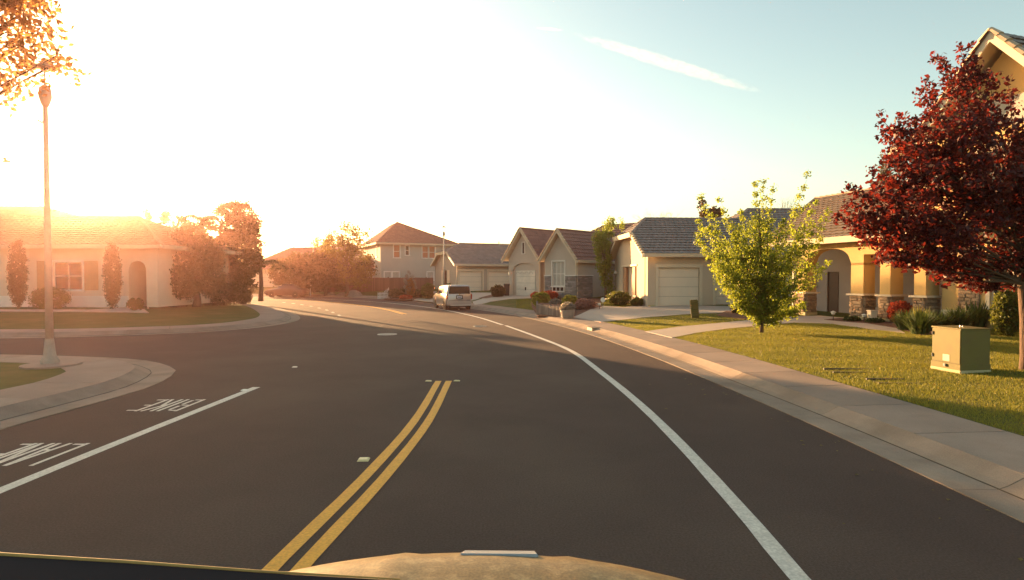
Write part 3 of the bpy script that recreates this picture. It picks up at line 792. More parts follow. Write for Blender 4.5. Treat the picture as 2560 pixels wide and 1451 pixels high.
# ------------------------------------------------------------------ tan house with two garage doors (right of centre)
D = thing('house', 'single-storey tan house with clipped gable and two plain garage doors', 'house', (7.75, 32, 0.47), R_(3))
W1 = WF((0, 0), (6.8, 0)); W2 = WF((0, 8), (0, 0)); WR = WF((6.8, 0), (6.8, 4.8)); WB = WF((6.8, 8), (0, 8))
mb = MB()
wall(mb, W1, 0, 2.95, [(0.62, 3.02, -.1, 2.22), (3.98, 6.38, -.1, 2.22)])
wall(mb, W2, 0, 2.95, [(2.3, 5.7, 0.55, 2.35)], a0=0.2, a1=7.8); wall(mb, WR, 0, 2.95, a0=0.2); wall(mb, WB, 0, 2.95)
gable(mb, W2, 0.0, 8.0, 2.95, [(7.85, 2.98), (6.02, 4.2), (1.98, 4.2), (0.15, 2.98)])
wall(mb, WF((6.6, 5.0), (20, 5.0)), 0, 3.0); wall(mb, WF((20, 5), (20, 18)), 0, 3.0)
obj('wall', mb, M['st_d'], D)
garage_door(D, W1, 0.62, 3.02, 0, 2.22); garage_door(D, W1, 3.98, 6.38, 0, 2.22, m='gdoor_w')
# tall recess with window and shutters in the gable wall
mb = MB(); W2.box(mb, 2.3, 5.7, -.32, -.2, .55, 2.35); obj('recess_wall', mb, M['st_d'], D)
mb = MB(); W2.box(mb, 2.15, 5.85, 0.0, .05, 2.35, 2.47); W2.box(mb, 2.2, 5.8, 0.0, .10, .45, .55); obj('recess_trim', mb, M['trim'], D)
WW = WF((0.21, 8), (0.21, 0)); 
window(D, WW, 3.55, 4.35, 0.62, 2.3, casing=0.0, recess=0.0, sill=False, blind=0)
for a in (2.45, 4.95):
    mb = MB(); W2.box(mb, a, a + .6, -.16, -.02 if a < 3 else .06, .56, 2.3); obj('shutter', mb, M['shutter'], D)
rp = [[(-.4, -.5, 2.98), (7.3, -.5, 2.98), (7.3, 4, 5.4), (1.0, 4, 5.4), (-.4, 1.98, 4.3137)],
      [(7.3, 8.5, 2.98), (-.4, 8.5, 2.98), (-.4, 6.02, 4.3137), (1.0, 4, 5.4), (7.3, 4, 5.4)],
      [(-.4, 6.02, 4.3137), (-.4, 1.98, 4.3137), (1.0, 4, 5.4)]]
RD = roof(D, rp, 'tile_d', 'parts', 300)
caps(RD, [(1.0, 4, 5.42), (7.3, 4, 5.42)], 'tile_d'); caps(RD, [(-.4, 1.98, 4.33), (1.0, 4, 5.42)], 'tile_d'); caps(RD, [(-.4, 6.02, 4.33), (1.0, 4, 5.42)], 'tile_d')
caps(RD, [(-.42, -.5, 3.0), (-.42, 1.98, 4.32)], 'tile_d', 0.14, 0.32, RAKE, 'rake_tile'); caps(RD, [(-.42, 8.5, 3.0), (-.42, 6.02, 4.32)], 'tile_d', 0.14, 0.32, RAKE, 'rake_tile')
barge(D, [(-.4, -.5, 2.96), (-.4, 1.98, 4.26)], .2, .06, n=(-1, 0)); barge(D, [(-.4, 8.5, 2.96), (-.4, 6.02, 4.26)], .2, .06, n=(-1, 0))
fascia(D, (-.4, -.5, 3.0), (7.3, -.5, 3.0)); fascia(D, (-.42, 6.2, 4.36), (-.42, 1.8, 4.36), h=.26, t=.2)
rm = [[(4.6, 4.4, 3.0), (21, 4.4, 3.0), (17, 12, 7.05), (11.6, 12, 7.05)], [(4.6, 19.6, 3.0), (4.6, 4.4, 3.0), (11.6, 12, 7.05)],
      [(21, 4.4, 3.0), (21, 19.6, 3.0), (17, 12, 7.05)], [(21, 19.6, 3.0), (4.6, 19.6, 3.0), (11.6, 12, 7.05), (17, 12, 7.05)]]
RM = roof(D, rm, 'tile_d', 'stuff'); caps(RM, [(4.6, 4.4, 3.03), (11.6, 12, 7.08), (17, 12, 7.08)], 'tile_d', joined=True)
obj('wall_lamp', MB().lathe([(.02, -.12), (.11, -.08), (.13, 0), (.08, .1), (.02, .13)], W2.p(0.75, .12, 2.0)), M['lampglass'], D)
obj('foundation_line', W1.box(MB(), 0.0, .6, 0.0, .02, -.12, .08), M['pad'], D)
obj('vent_pipe', MB().tube([(4.6, 2.6, 4.4), (4.6, 2.6, 5.0)], .05), M['metal'], D)

# ------------------------------------------------------------------ taupe house with twin steep gables
C_ = thing('house', 'taupe house with two steep gables, arched garage bay and grey stone', 'house', (1.22, 46.3, 0.62), math.atan2(-.70, .71))
G1 = WF((-2.1, 0), (1.5, 0)); gc = -0.4
mb = MB()
wall(mb, G1, 0, 2.1, [(.45, 3.15, -.1, 2.1)], th=.35)
# arched head of the garage bay
n = 14; ac, ar = 1.8, 1.35
for i in range(n):
    x0, x1 = .45 + 2.7 * i / n, .45 + 2.7 * (i + 1) / n
    f = lambda x: 2.1 + 0.62 * math.sqrt(max(0, 1 - ((x - ac) / ar) ** 2))
    q = []
    for (x, z) in ((x0, f(x0)), (x1, f(x1)), (x1, 2.85), (x0, 2.85)): q.append(G1.p(x, 0, z))
    mb.prism(q, -G1.n * .35)
wall(mb, G1, 2.1, 2.85, [(.45, 3.15, 2.0, 2.9)], th=.35)
gable(mb, G1, 0, 3.6, 2.85, [(3.4, 3.05), (1.7, 5.25), (.0, 3.05)], th=.3)
wall(mb, WF((1.5, 0.02), (1.5, 1.2)), 0, 2.85); wall(mb, WF((-2.1, 8), (-2.1, .36)), 0, 2.85)
wall(mb, WF((1.5, 1.2), (3.3, 1.2)), 0, 2.85)
G2 = WF((3.3, -1.5), (6.36, -1.5))
wall(mb, G2, 0, 2.85, [(.75, 1.95, .85, 2.7)], a1=2.86)
gable(mb, G2, 0, 3.06, 2.85, [(3.0, 2.9), (1.53, 4.85), (.06, 2.9)])
wall(mb, WF((3.3, 1.2), (3.3, -1.3)), 0, 2.85)
S2 = WF((6.36, -1.5), (6.36, 6.0)); wall(mb, S2, 0, 2.85)
obj('wall', mb, M['st_c'], C_)
GB = WF((-1.9, .16), (1.3, .16)); bk = MB(); GB.box(bk, .0, 3.2, -.06, 0, 0, 2.8)
wall_in = MB(); 
gdo = garage_door(C_, GB, .55, 2.72, 0, 2.1, m='gdoor_w', recess=-.02, trim=None)
wall(wall_in, GB, 0, 2.8, [(.55, 2.72, -.1, 2.1)], th=.06); obj('bay_wall', wall_in, M['st_c'], C_)
hnd = MB(); GB.box(hnd, 1.58, 1.7, .02, .05, .45, .7); obj('door_handle', hnd, M['blackplastic'], gdo)
dec = MB()
for k in range(4):
    a = .75 + k * .5; p = [GB.p(a + math.sin(t) * .20, .035, 1.98 - .28 * (1 - math.cos(t))) for t in np.linspace(-1.2, 1.2, 7)]
    dec.tube(p, .014, 4)
obj('scroll_ornament', dec, M['iron'], gdo)
mb = MB(); G1.box(mb, 1.55, 1.62, 0, .04, 3.5, 4.4); G1.box(mb, 1.85, 1.92, 0, .04, 3.5, 4.4); G1.box(mb, 1.55, 1.92, 0, .05, 4.4, 4.47); G1.box(mb, 1.55, 1.92, 0, .06, 3.43, 3.5)
vt = obj('gable_vent', mb, M['trim_w'], C_); obj('louver', G1.box(MB(), 1.62, 1.85, 0, .015, 3.5, 4.4), M['blackplastic'], vt)
window(C_, G2, .75, 1.95, .85, 2.7, sashes=3, casing=.08, pane='blind', recess=.05)
lw = window(C_, G2, .78, 1.92, .45, .82, sashes=3, rail=False, casing=.0, sill=False, recess=-.05)
stones(C_, G2, 0, 3.06, 0, 1.62, 'stone_c', (.22, .5), (.09, .17), ops=[(.68, 2.02, .38, 1.7)])
stones(C_, S2, .0, 1.9, 0, 1.62, 'stone_c', (.25, .55), (.10, .18))
mb = MB(); G2.box(mb, -.02, .66, 0, .1, 1.62, 1.69); G2.box(mb, 2.04, 3.08, 0, .1, 1.62, 1.69); S2.box(mb, 0, 1.95, 0, .1, 1.62, 1.69); obj('stone_cap', mb, M['trim_w'], C_)
sl = 1.25; rt = 5.62; hw1 = 2.1; e1 = rt - hw1 * sl
def steep(cx, hw, y0, y1, zt, slope, k):
    ze = zt - hw * slope
    return [[(cx - hw, y1, ze), (cx - hw, y0, ze), (cx, y0, zt), (cx, y1, zt)], [(cx + hw, y0, ze), (cx + hw, y1, ze), (cx, y1, zt), (cx, y0, zt)]]
p1 = steep(-.4, 2.1, -.4, 6.5, 5.55, 1.25, 0); p2 = steep(4.83, 1.85, -1.9, 6.5, 5.05, 1.25, 0)
RC = roof(C_, p1 + p2, 'tile_c', 'stuff')
for cx, hw, y0, zt in ((-.4, 2.1, -.42, 5.55), (4.83, 1.85, -1.92, 5.05)):
    ze = zt - hw * 1.25
    for sg in (-1, 1):
        caps(RC, [(cx + sg * hw, y0, ze + .03), (cx, y0, zt + .03)], 'tile_c', .13, .30, RAKE, 'rake_tile')
        barge(C_, [(cx + sg * hw, y0, ze - .02), (cx, y0, zt - .02)], .2, .05, n=(0, -1))
    caps(RC, [(cx, y0, zt + .02), (cx, 6.0, zt + .02)], 'tile_c', joined=True)
fascia(C_, (4.83 + 1.85, -1.9, 2.78), (4.83 + 1.85, 6.2, 2.78))
rm = [[(-3, 3.2, 2.8), (10, 3.2, 2.8), (7.5, 8, 6.2), (2.0, 8, 6.2)], [(-3, 13, 2.8), (-3, 3.2, 2.8), (2.0, 8, 6.2)], [(10, 3.2, 2.8), (10, 13, 2.8), (7.5, 8, 6.2)], [(10, 13, 2.8), (-3, 13, 2.8), (2.0, 8, 6.2), (7.5, 8, 6.2)]]
RC2 = roof(C_, rm, 'tile_c', 'stuff')
mb = MB(); wall(mb, WF((6.36, 3.6), (9.6, 3.6)), 0, 2.8); wall(mb, WF((9.6, 3.6), (9.6, 12.5)), 0, 2.8); obj('wall', mb, M['st_c'], C_)
downspout(C_, G1, 3.48, 0, 2.8); downspout(C_, S2, .02, 0, 2.75); downspout(C_, G2, 2.98, 1.7, 2.8)
wl = obj('wall_lamp', MB().lathe([(.02, -.12), (.07, -.08), (.08, .06), (.03, .13)], G1.p(.18, .12, 1.85), 8), M['lampglass'], C_)

# ------------------------------------------------------------------ putty house behind the van
B = thing('house', 'low putty-coloured house with grey roof behind the silver van', 'house', (-5.5, 56, 0.60), math.atan2(.40, .917))
W1 = WF((0, 0), (9.2, 0)); W2 = WF((0, 8), (0, 0)); mb = MB()
wall(mb, W1, 0, 2.75, [(.25, 2.69, -.1, 2.15), (3.4, 5.84, -.1, 2.15)]); wall(mb, W2, 0, 2.75, [(2.6, 5.4, .1, 2.3)], a1=7.8); wall(mb, WF((9.2, 0.2), (9.2, 8)), 0, 2.75); wall(mb, WF((9.2, 8), (0, 8)), 0, 2.75)
gable(mb, W2, 0, 8, 2.75, [(7.7, 2.95), (5.6, 4.05), (2.4, 4.05), (.3, 2.95)])
obj('wall', mb, M['st_b'], B)
garage_door(B, W1, .25, 2.69, 0, 2.15); garage_door(B, W1, 3.4, 5.84, 0, 2.15)
obj('door', WF((.22, 8), (.22, 0)).box(MB(), 3.5, 4.5, -.05, 0, .1, 2.3), M['blackplastic'], B)
for a in (2.5, 4.6): obj('shutter', W2.box(MB(), a, a + .9, -.1, .02, .1, 2.3), M['trim'], B)
rp = [[(-.4, -.5, 2.85), (9.6, -.5, 2.85), (9.6, 4, 5.15), (1.6, 4, 5.15), (-.4, 2.2, 4.23)], [(9.6, 8.5, 2.85), (-.4, 8.5, 2.85), (-.4, 5.8, 4.23), (1.6, 4, 5.15), (9.6, 4, 5.15)], [(-.4, 5.8, 4.23), (-.4, 2.2, 4.23), (1.6, 4, 5.15)]]
RB = roof(B, rp, 'tile_b', 'stuff'); caps(RB, [(-.4, 2.2, 4.2), (1.6, 4, 5.18), (9.6, 4, 5.18)], 'tile_b', joined=True)
fascia(B, (-.4, -.5, 2.88), (9.6, -.5, 2.88)); fascia(B, (-.42, 6.0, 4.2), (-.42, 2.0, 4.2), h=.24)
barge(B, [(-.4, -.5, 2.83), (-.4, 2.2, 4.12)], .2, .06, n=(-1, 0)); barge(B, [(-.4, 8.5, 2.83), (-.4, 5.8, 4.12)], .2, .06, n=(-1, 0))
obj('vent_pipe', MB().tube([(6, 3.6, 4.8), (6, 3.6, 5.5)], .06), M['metal'], B)

# ------------------------------------------------------------------ two-storey house behind the fence
A = thing('house', 'two-storey pale house with hipped plum-brown roof behind the wooden fence', 'house', (-16.5, 70.3, 0.60), math.atan2(.43, .9))
A.scale = (1.08, 1.08, 1.08); A.matrix_world = A.matrix_world @ Matrix.Scale(1.08, 4)
W1 = WF((0, 0), (9, 0)); W2 = WF((0, 11), (0, 0)); mb = MB()
ops = [(1.55, 2.3, 3.75, 5.25), (2.95, 3.4, 4.05, 5.2), (5.0, 5.75, 3.75, 5.2), (5.85, 6.6, 3.75, 5.2), (.45, 1.25, 1.2, 2.1), (1.4, 2.2, 1.2, 2.1), (5.6, 6.4, 1.1, 2.1)]
wall(mb, W1, 0, 5.4, ops); wall(mb, W2, 0, 5.4, [(8.8, 9.3, 3.9, 5.1)], a1=10.8); wall(mb, WF((9, .2), (9, 11)), 0, 5.4); wall(mb, WF((9, 11), (0, 11)), 0, 5.4)
obj('wall', mb, M['st_a'], A)
for i, o_ in enumerate(ops): window(A, W1, *o_, pane='glass_red' if i in (0, 2, 3) else ('glass' if i == 1 else 'blind'), rail=i < 4)
window(A, W2, 8.8, 9.3, 3.9, 5.1)
z = 5.45; rz = 8.35
rp = [[(-.5, -.5, z), (9.5, -.5, z), (3.2, 5.0, rz)], [(-.5, 11.5, z), (-.5, -.5, z), (3.2, 5.0, rz), (3.2, 7.5, rz)], [(9.5, -.5, z), (9.5, 11.5, z), (3.2, 7.5, rz), (3.2, 5.0, rz)], [(9.5, 11.5, z), (-.5, 11.5, z), (3.2, 7.5, rz)]]
RA = roof(A, rp, 'tile_a', 'stuff'); caps(RA, [(-.5, -.5, z + .04), (3.2, 5.0, rz + .04), (9.5, -.5, z + .04)], 'tile_a', joined=True)
fascia(A, (-.5, -.5, z + .02), (9.5, -.5, z + .02)); fascia(A, (-.5, 11.5, z + .02), (-.5, -.5, z + .02))
mb = MB(); wall(mb, WF((-3.0, 3.5), (0, 3.5)), 0, 2.6); wall(mb, WF((-3.0, 9), (-3.0, 3.7)), 0, 2.6); obj('wall', mb, M['st_a'], A)
RA2 = roof(A, [[(-3.4, 3.1, 2.65), (0, 3.1, 2.65), (0, 6, 3.9), (-3.4, 6, 3.9)]], 'tile_a', 'stuff')

# ------------------------------------------------------------------ ochre porch house on the right
E = thing('house', 'ochre two-storey house with arched stone-based porch on the right', 'house', (12.9, 25.0, 0.40), math.atan2(-.954, .3))
F0 = WF((-.32, 0), (3.1, 0)); mb = MB(); h_top = 3.2
# arch wall; opening a in .57..2.86 of the wall
n = 18; o0, o1 = .57, 2.86; oc, orad = (o0 + o1) / 2, (o1 - o0) / 2
def archz(x): 
    t = abs(x - oc) / orad
    return 2.3 + .62 * (1 - t ** 3.2) ** .6
wall(mb, F0, 1.0, 2.3, [(o0, o1, .9, 2.3)], th=.6); 
for i in range(n):
    x0, x1 = o0 + (o1 - o0) * i / n, o0 + (o1 - o0) * (i + 1) / n
    mb.prism([F0.p(x0, 0, archz(x0)), F0.p(x1, 0, archz(x1)), F0.p(x1, 0, h_top), F0.p(x0, 0, h_top)], -F0.n * .6)
wall(mb, F0, 2.3, h_top, [(o0, o1, 2.2, 3.3)], th=.6)
for x0 in (3.8, 5.13): mb.box(x0, x0 + .42, 0, .65, 1.0, 2.62)
mb.box(3.101, 6.1, .0, .62, 2.62, h_top)
obj('porch_wall', mb, M['st_e'], E)
# second, inner arch, side wall and back wall of the porch
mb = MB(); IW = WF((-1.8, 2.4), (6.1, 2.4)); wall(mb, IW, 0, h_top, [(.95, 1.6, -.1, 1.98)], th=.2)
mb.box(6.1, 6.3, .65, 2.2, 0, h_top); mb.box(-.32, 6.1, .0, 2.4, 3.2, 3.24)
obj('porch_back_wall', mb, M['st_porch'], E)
dr = obj('front_door', IW.box(MB(), .95, 1.6, -.12, -.06, 0, 1.98), M['door_dark'], E)
for r in range(3): obj('door_panel', IW.box(MB(), 1.03, 1.52, -.06, -.04, .12 + r * .62, .62 + r * .62), M['door_dark'], dr)
orn = MB().tube([IW.p(.35 + .07 * math.sin(t * 3), .04, 1.2 + .16 * t) for t in np.linspace(0, 5, 14)], .02, 5); obj('wall_ornament', orn, M['iron'], E)
# stone bases
def pier(x0, x1, y0, y1, zc=1.0, plinth=.18):
    g = .05; b = MB().box(x0 - .0, x1 + .0, y0, y1, 0, zc); pb = obj('stone_pier', b, M['mortar'], E)
    for wf in (WF((x0, y0), (x1, y0)), WF((x1, y0), (x1, y1)), WF((x0, y1), (x0, y0))):
        z = plinth
        while z < zc - .02:
            h = min(random.uniform(.08, .15), zc - z)
            if zc - z - h < .05: h = zc - z
            a = 0
            while a < wf.L - .01:
                w = min(random.uniform(.16, .38), wf.L - a)
                if wf.L - a - w < .08: w = wf.L - a
                inst('stone', random.choice(STONES['stone_e']), wf.mat4(a + .004, 0, z + .004) @ Matrix.Diagonal((w - .008, random.uniform(.045, .09), h - .008, 1)), pb)
                a += w
            z += h
    obj('pier_cap', MB().box(x0 - .12, x1 + .12, y0 - .12, y1 + .12, zc, zc + .07), M['trim'], E)
    obj('pier_foot', MB().box(x0 - .04, x1 + .04, y0 - .04, y1 + .04, -.15, plinth - .005), M['pad'], E)
pier(-.32, .25, 0, .6); pier(2.54, 3.1, 0, .6); pier(3.8, 4.22, 0, .65); pier(5.13, 5.55, 0, .65); pier(-.3, .2, 2.0, 2.15) if False else None
# main front wall right of the porch (with stone panel and windows) and the upper storey
FW = WF((5.9, .3), (14, .3)); mb = MB()
wall(mb, FW, 0, h_top, [(1.5, 2.7, .75, 2.5), (4.4, 5.8, .75, 2.5)], a0=0)
UW = WF((4.4, .9), (14, .9)); wall(mb, UW, 3.4, 6.45, [(.5, 1.2, 4.6, 6.0)]); wall(mb, WF((4.4, 9.4), (4.4, .9)), 3.2, 6.45)
GW = WF((5.7, .25), (9.7, .25)); wall(mb, GW, h_top, 6.4, [(1.3, 2.7, 4.2, 5.8)]); gable(mb, GW, 0, 4.0, 6.4, [(3.95, 6.5), (2.0, 8.85), (.05, 6.5)])
wall(mb, WF((5.7, .9), (5.7, .45)), h_top, 6.4); wall(mb, WF((9.7, .45), (9.7, .9)), h_top, 6.4)
wall(mb, WF((-1.8, 9.4), (-1.8, 2.4)), 0, 3.3)
obj('wall', mb, M['st_e'], E)
window(E, FW, 1.5, 2.7, .75, 2.5, sashes=2, trim='trim', casing=.12); window(E, FW, 4.4, 5.8, .75, 2.5, sashes=2, trim='trim', casing=.12)
window(E, UW, .5, 1.2, 4.6, 6.0, trim='trim'); window(E, GW, 1.3, 2.7, 4.2, 5.8, sashes=2, trim='trim', casing=.12)
stones(E, FW, .55, 1.2, .55, 2.75, 'stone_e', (.14, .3), (.10, .17))
mb = MB(); FW.box(mb, 0, 1.3, 0, .05, .3, .6) ; obj('panel_sill', mb, M['trim'], E)
mb = MB(); GW.box(mb, .9, 3.1, 0, .03, 6.45, 7.35); obj('gable_panel', mb, M['st_a'], E)
lan = MB(); lan.box(-.07, .07, -.07, .07, -.16, .12); lan.box(-.1, .1, -.1, .1, .12, .16); lan.v = [(x + 4.75, y + .9, z + 2.2) for x, y, z in lan.v]; lan.tube([(4.75, .9, 2.36), (4.75, .9, 2.9)], .012, 5)
obj('porch_lantern', lan, M['lampglass'], E)
# lower roof
ez, rz = 3.32, 6.0
rp = [[(-1.9, -.5, ez), (6.3, -.5, ez), (6.3, 5.3, rz), (-4.4, 5.3, rz)], [(-4.4, 5.3, rz), (6.3, 5.3, rz), (6.3, 11, ez), (-4.4, 11, ez)][::-1]]
rp[1] = [(6.3, 11, ez), (-4.4, 11, ez), (-4.4, 5.3, rz), (6.3, 5.3, rz)]
RE = roof(E, rp, 'tile_e', 'parts', 300)
caps(RE, [(-4.4, 5.3, rz + .03), (6.3, 5.3, rz + .03)], 'tile_e', .13, .36, RAKE, 'ridge_tile')
caps(RE, [(-1.9, -.5, ez + .03), (-4.4, 5.3, rz + .03)], 'tile_e', .10)
fascia(E, (-1.95, -.5, ez + .03), (6.3, -.5, ez + .03), h=.24, t=.16)
# upper roofs: hip and steep gable
uz, ur = 6.55, 9.0
rp = [[(3.9, .4, uz), (14.5, .4, uz), (11, 5, ur), (7.5, 5, ur)], [(3.9, 9.8, uz), (3.9, .4, uz), (7.5, 5, ur)], [(14.5, .4, uz), (14.5, 9.8, uz), (11, 5, ur)], [(14.5, 9.8, uz), (3.9, 9.8, uz), (7.5, 5, ur), (11, 5, ur)]]
RU = roof(E, rp, 'tile_e', 'stuff'); caps(RU, [(3.9, .4, uz + .03), (7.5, 5, ur + .03)], 'tile_e', .13, .36, RAKE, 'ridge_tile')
fascia(E, (3.85, .4, uz + .05), (5.5, .4, uz + .05), h=.28, t=.16); fascia(E, (3.85, 9.8, uz + .05), (3.85, .4, uz + .05), h=.28, t=.16)
zt = 9.35; hw = 2.35; sl = 1.2
gp = [[(7.7 - hw, 5, zt - hw * sl), (7.7 - hw, -.35, zt - hw * sl), (7.7, -.35, zt), (7.7, 5, zt)], [(7.7 + hw, -.35, zt - hw * sl), (7.7 + hw, 5, zt - hw * sl), (7.7, 5, zt), (7.7, -.35, zt)]]
RG = roof(E, gp, 'tile_d', 'parts', 250, tw=.3, cr=.34)
for sg in (-1, 1):
    caps(RG, [(7.7 + sg * hw, -.38, zt - hw * sl + .03), (7.7, -.38, zt + .03)], 'tile_e', .16, .36, RAKE, 'rake_tile')
    barge(E, [(7.7 + sg * hw, -.36, zt - hw * sl - .02), (7.7, -.36, zt - .02)], .3, .06, n=(0, -1))
downspout(E, F0, -.12, 0, 3.2)

# ------------------------------------------------------------------ house on the far left corner and its neighbours
L = thing('house', 'single-storey peach house with shuttered window on the far left corner', 'house', (-46, 31.5, 0.45), 0)
def X(u): return (u - 1280) / 1400 * 31.5 + 46
W1 = WF((0, 0), (X(366), 0)); mb = MB()
wa, wb = X(134), X(206)
wall(mb, W1, 0, 3.4, [(wa, wb, .95, 2.55), (X(322.6), X(366) - .001, -.1, 2.6)], a1=X(366))
wall(mb, WF((X(366), 0), (X(395), 0)), 0, 3.4); wall(mb, WF((X(395), .2), (X(395), 8)), 0, 3.4); wall(mb, WF((X(395), 8), (0, 8)), 0, 3.4)
wall(mb, WF((X(310), 1.8), (X(385), 1.8)), 0, 3.4); wall(mb, WF((X(322.6) - .2, 1.8), (X(322.6) - .2, .2)), 0, 3.4)
obj('wall', mb, M['st_l'], L)
mb = MB(); W1.box(mb, X(0), X(322), 0, .06, .0, .55); W1.box(mb, X(0), X(322), 0, .10, .55, .63); obj('wainscot', mb, M['trim_w'], L)
window(L, W1, wa, wb, .95, 2.55, sashes=2, shutters=(.78, 'shutter_l'), casing=.1)
window(L, WF((0, 0), (X(366), 0)), X(-80), X(-20), .95, 2.55, sashes=2) if False else None
mb = MB(); xa, xb = X(322.6), X(366); xc, xr = (xa + xb) / 2, (xb - xa) / 2
for i in range(12):
    x0, x1 = xa + 2 * xr * i / 12, xa + 2 * xr * (i + 1) / 12; f = lambda x: 2.6 - .5 * (1 - math.sqrt(max(0, 1 - ((x - xc) / xr) ** 2)))
    mb.prism([(x0, 0.003, f(x0)), (x1, 0.003, f(x1)), (x1, 0.003, 2.62), (x0, 0.003, 2.62)], (0, .19, 0))
obj('arch_head', mb, M['st_l'], L)
obj('front_door', WF((X(310), 1.78), (X(385), 1.78)).box(MB(), .6, 1.5, 0, .05, 0, 2.1), M['door_dark'], L)
z0, z1 = 3.45, 5.45
rp = [[(-.6, -.6, z0), (X(395) + .6, -.6, z0), (X(395) - 3.6, 4, z1), (4, 4, z1)], [(X(395) + .6, -.6, z0), (X(395) + .6, 8.6, z0), (X(395) - 3.6, 4, z1)], [(X(395) + .6, 8.6, z0), (-.6, 8.6, z0), (4, 4, z1), (X(395) - 3.6, 4, z1)], [(-.6, 8.6, z0), (-.6, -.6, z0), (4, 4, z1)]]
RL = roof(L, rp, 'tile_l', 'stuff'); caps(RL, [(4, 4, z1 + .03), (X(395) - 3.6, 4, z1 + .03), (X(395) + .6, -.6, z0 + .03)], 'tile_l', joined=True)
fascia(L, (-.6, -.6, z0 + .03), (X(395) + .6, -.6, z0 + .03)); fascia(L, (X(395) + .6, -.6, z0 + .03), (X(395) + .6, 8.6, z0 + .03))
def simple_house(name, label, loc, rz, w, d, eh, rh, mw, mt_, wins, gable_front=False, doors=()):
    h = thing('house', label, 'house', loc, rz); W1 = WF((0, 0), (w, 0)); mb = MB()
    wall(mb, W1, 0, eh, list(wins) + list(doors)); wall(mb, WF((0, d), (0, 0)), 0, eh, a1=d - .2); wall(mb, WF((w, .2), (w, d)), 0, eh); wall(mb, WF((w, d), (0, d)), 0, eh)
    if gable_front: gable(mb, W1, 0, w, eh, [(w, eh + .05), (w / 2, eh + rh - .1), (0, eh + .05)])
    obj('wall', mb, M[mw], h)
    for o_ in wins: window(h, W1, *o_)
    for o_ in doors: garage_door(h, W1, *o_)
    o = .45; z = eh + .02
    if gable_front: pl = [[(-o, d + o, z), (-o, -o, z), (w / 2, -o, eh + rh), (w / 2, d + o, eh + rh)], [(w + o, -o, z), (w + o, d + o, z), (w / 2, d + o, eh + rh), (w / 2, -o, eh + rh)]]
    else:
        k = min(d / 2, w / 2 - .3); pl = [[(-o, -o, z), (w + o, -o, z), (w - k, d / 2, eh + rh), (k, d / 2, eh + rh)], [(w + o, -o, z), (w + o, d + o, z), (w - k, d / 2, eh + rh)], [(w + o, d + o, z), (-o, d + o, z), (k, d / 2, eh + rh), (w - k, d / 2, eh + rh)], [(-o, d + o, z), (-o, -o, z), (k, d / 2, eh + rh)]]
    roof(h, pl, mt_, 'stuff', cr=.45, tw=.4)
    fascia(h, (-o, -o, z + .02), (w + o, -o, z + .02))
    return h
simple_house('house', 'two-storey house rising behind the peach corner house', (-58, 41, .5), 0, 24.5, 9, 5.6, 1.8, 'st_l', 'tile_l', [(19, 20.2, 3.6, 4.9)])
simple_house('house', 'low far house with reddish roof and pale garage at the end of the street', (-36.5, 76, .5), R_(-8), 12, 9, 2.7, 3.2, 'st_l', 'tile_c', [(8.4, 9.6, 1, 2.2)], doors=[(1.2, 4.6, 0, 2.2)])
simple_house('house', 'far house whose pale gable shows above the dark trees', (-41.5, 98, .6), R_(10), 8.0, 11, 5.0, 1.7, 'st_a', 'tile_a', [(3, 4.2, 2.6, 3.9)], gable_front=True)
simple_house('house', 'far house with long plum roof behind the round trees', (-37.0, 92, .6), R_(6), 15, 11, 5.0, 2.4, 'st_a', 'tile_a', [(3, 4.2, 2.6, 3.9), (7, 8.2, 2.6, 3.9)])

# ------------------------------------------------------------------ plants
def leaf_quads(C, size, n_each, r, up=0.0, flat=1.0, elong=1.7):
    """C (N,3) cluster centres, r scalar or (N,) radii -> verts, faces of folded leaf quads"""
    C = np.asarray(C, dtype=float); N = len(C)
    r = np.broadcast_to(np.asarray(r, dtype=float), (N,))
    c = np.repeat(C, n_each, 0); rr = np.repeat(r, n_each)
    K = len(c)
    g = rng.normal(size=(K, 3)); g /= np.linalg.norm(g, axis=1)[:, None]
    rad = rr * rng.random(K) ** 0.5
    g[:, 2] *= flat
    c = c + g * rad[:, None]
    a = rng.normal(size=(K, 3)); a[:, 2] += up; a /= np.linalg.norm(a, axis=1)[:, None]
    b = np.cross(a, rng.normal(size=(K, 3))); b /= np.linalg.norm(b, axis=1)[:, None]
    s = size * rng.uniform(.6, 1.25, K)[:, None]
    nrm = np.cross(a, b)
    v = np.stack([c - a * s * .5, c + b * s * .5 / elong + nrm * s * .08, c + a * s * .5, c - b * s * .5 / elong + nrm * s * .08], 1).reshape(-1, 3)
    f = np.arange(K * 4).reshape(-1, 4)
    return v, f
def crown(parent, C, size, n_each, r, m, name='crown', **k):
    v, f = leaf_quads(C, size, n_each, r, **k)
    return npmesh(name, v, f, m, parent)
def sample_ell(ells, n, shell=0.5):
    vol = np.array([e[3] * e[4] * e[5] for e in ells]) ** .8; vol /= vol.sum(); out = []
    for e, q in zip(ells, vol):
        k = max(1, int(n * q)); g = rng.normal(size=(k, 3)); g /= np.linalg.norm(g, axis=1)[:, None]
        rad = rng.random(k) ** (1 / 3) * (1 - shell) + shell * rng.uniform(.72, 1.05, k)
        out.append(g * rad[:, None] * np.array(e[3:6]) + np.array(e[:3]))
    return np.concatenate(out)
def branches(parent, start, targets, r0, m, name='branches', n=5):
    mb = MB()
    for t in targets:
        a, b = Vector(start(t)), Vector(t); mid = (a + b) / 2 + Vector((random.uniform(-.15, .15), random.uniform(-.15, .15), -0.08 * (b - a).length + .15))
        L_ = (b - a).length; r = r0 * min(1.0, .35 + L_ * .12)
        mb.tube([a, a.lerp(mid, .55) , mid, mid.lerp(b, .6), b], [r, r * .75, r * .5, r * .3, r * .12], n, cap=False)
    return obj(name, mb, m, parent, smooth=True)
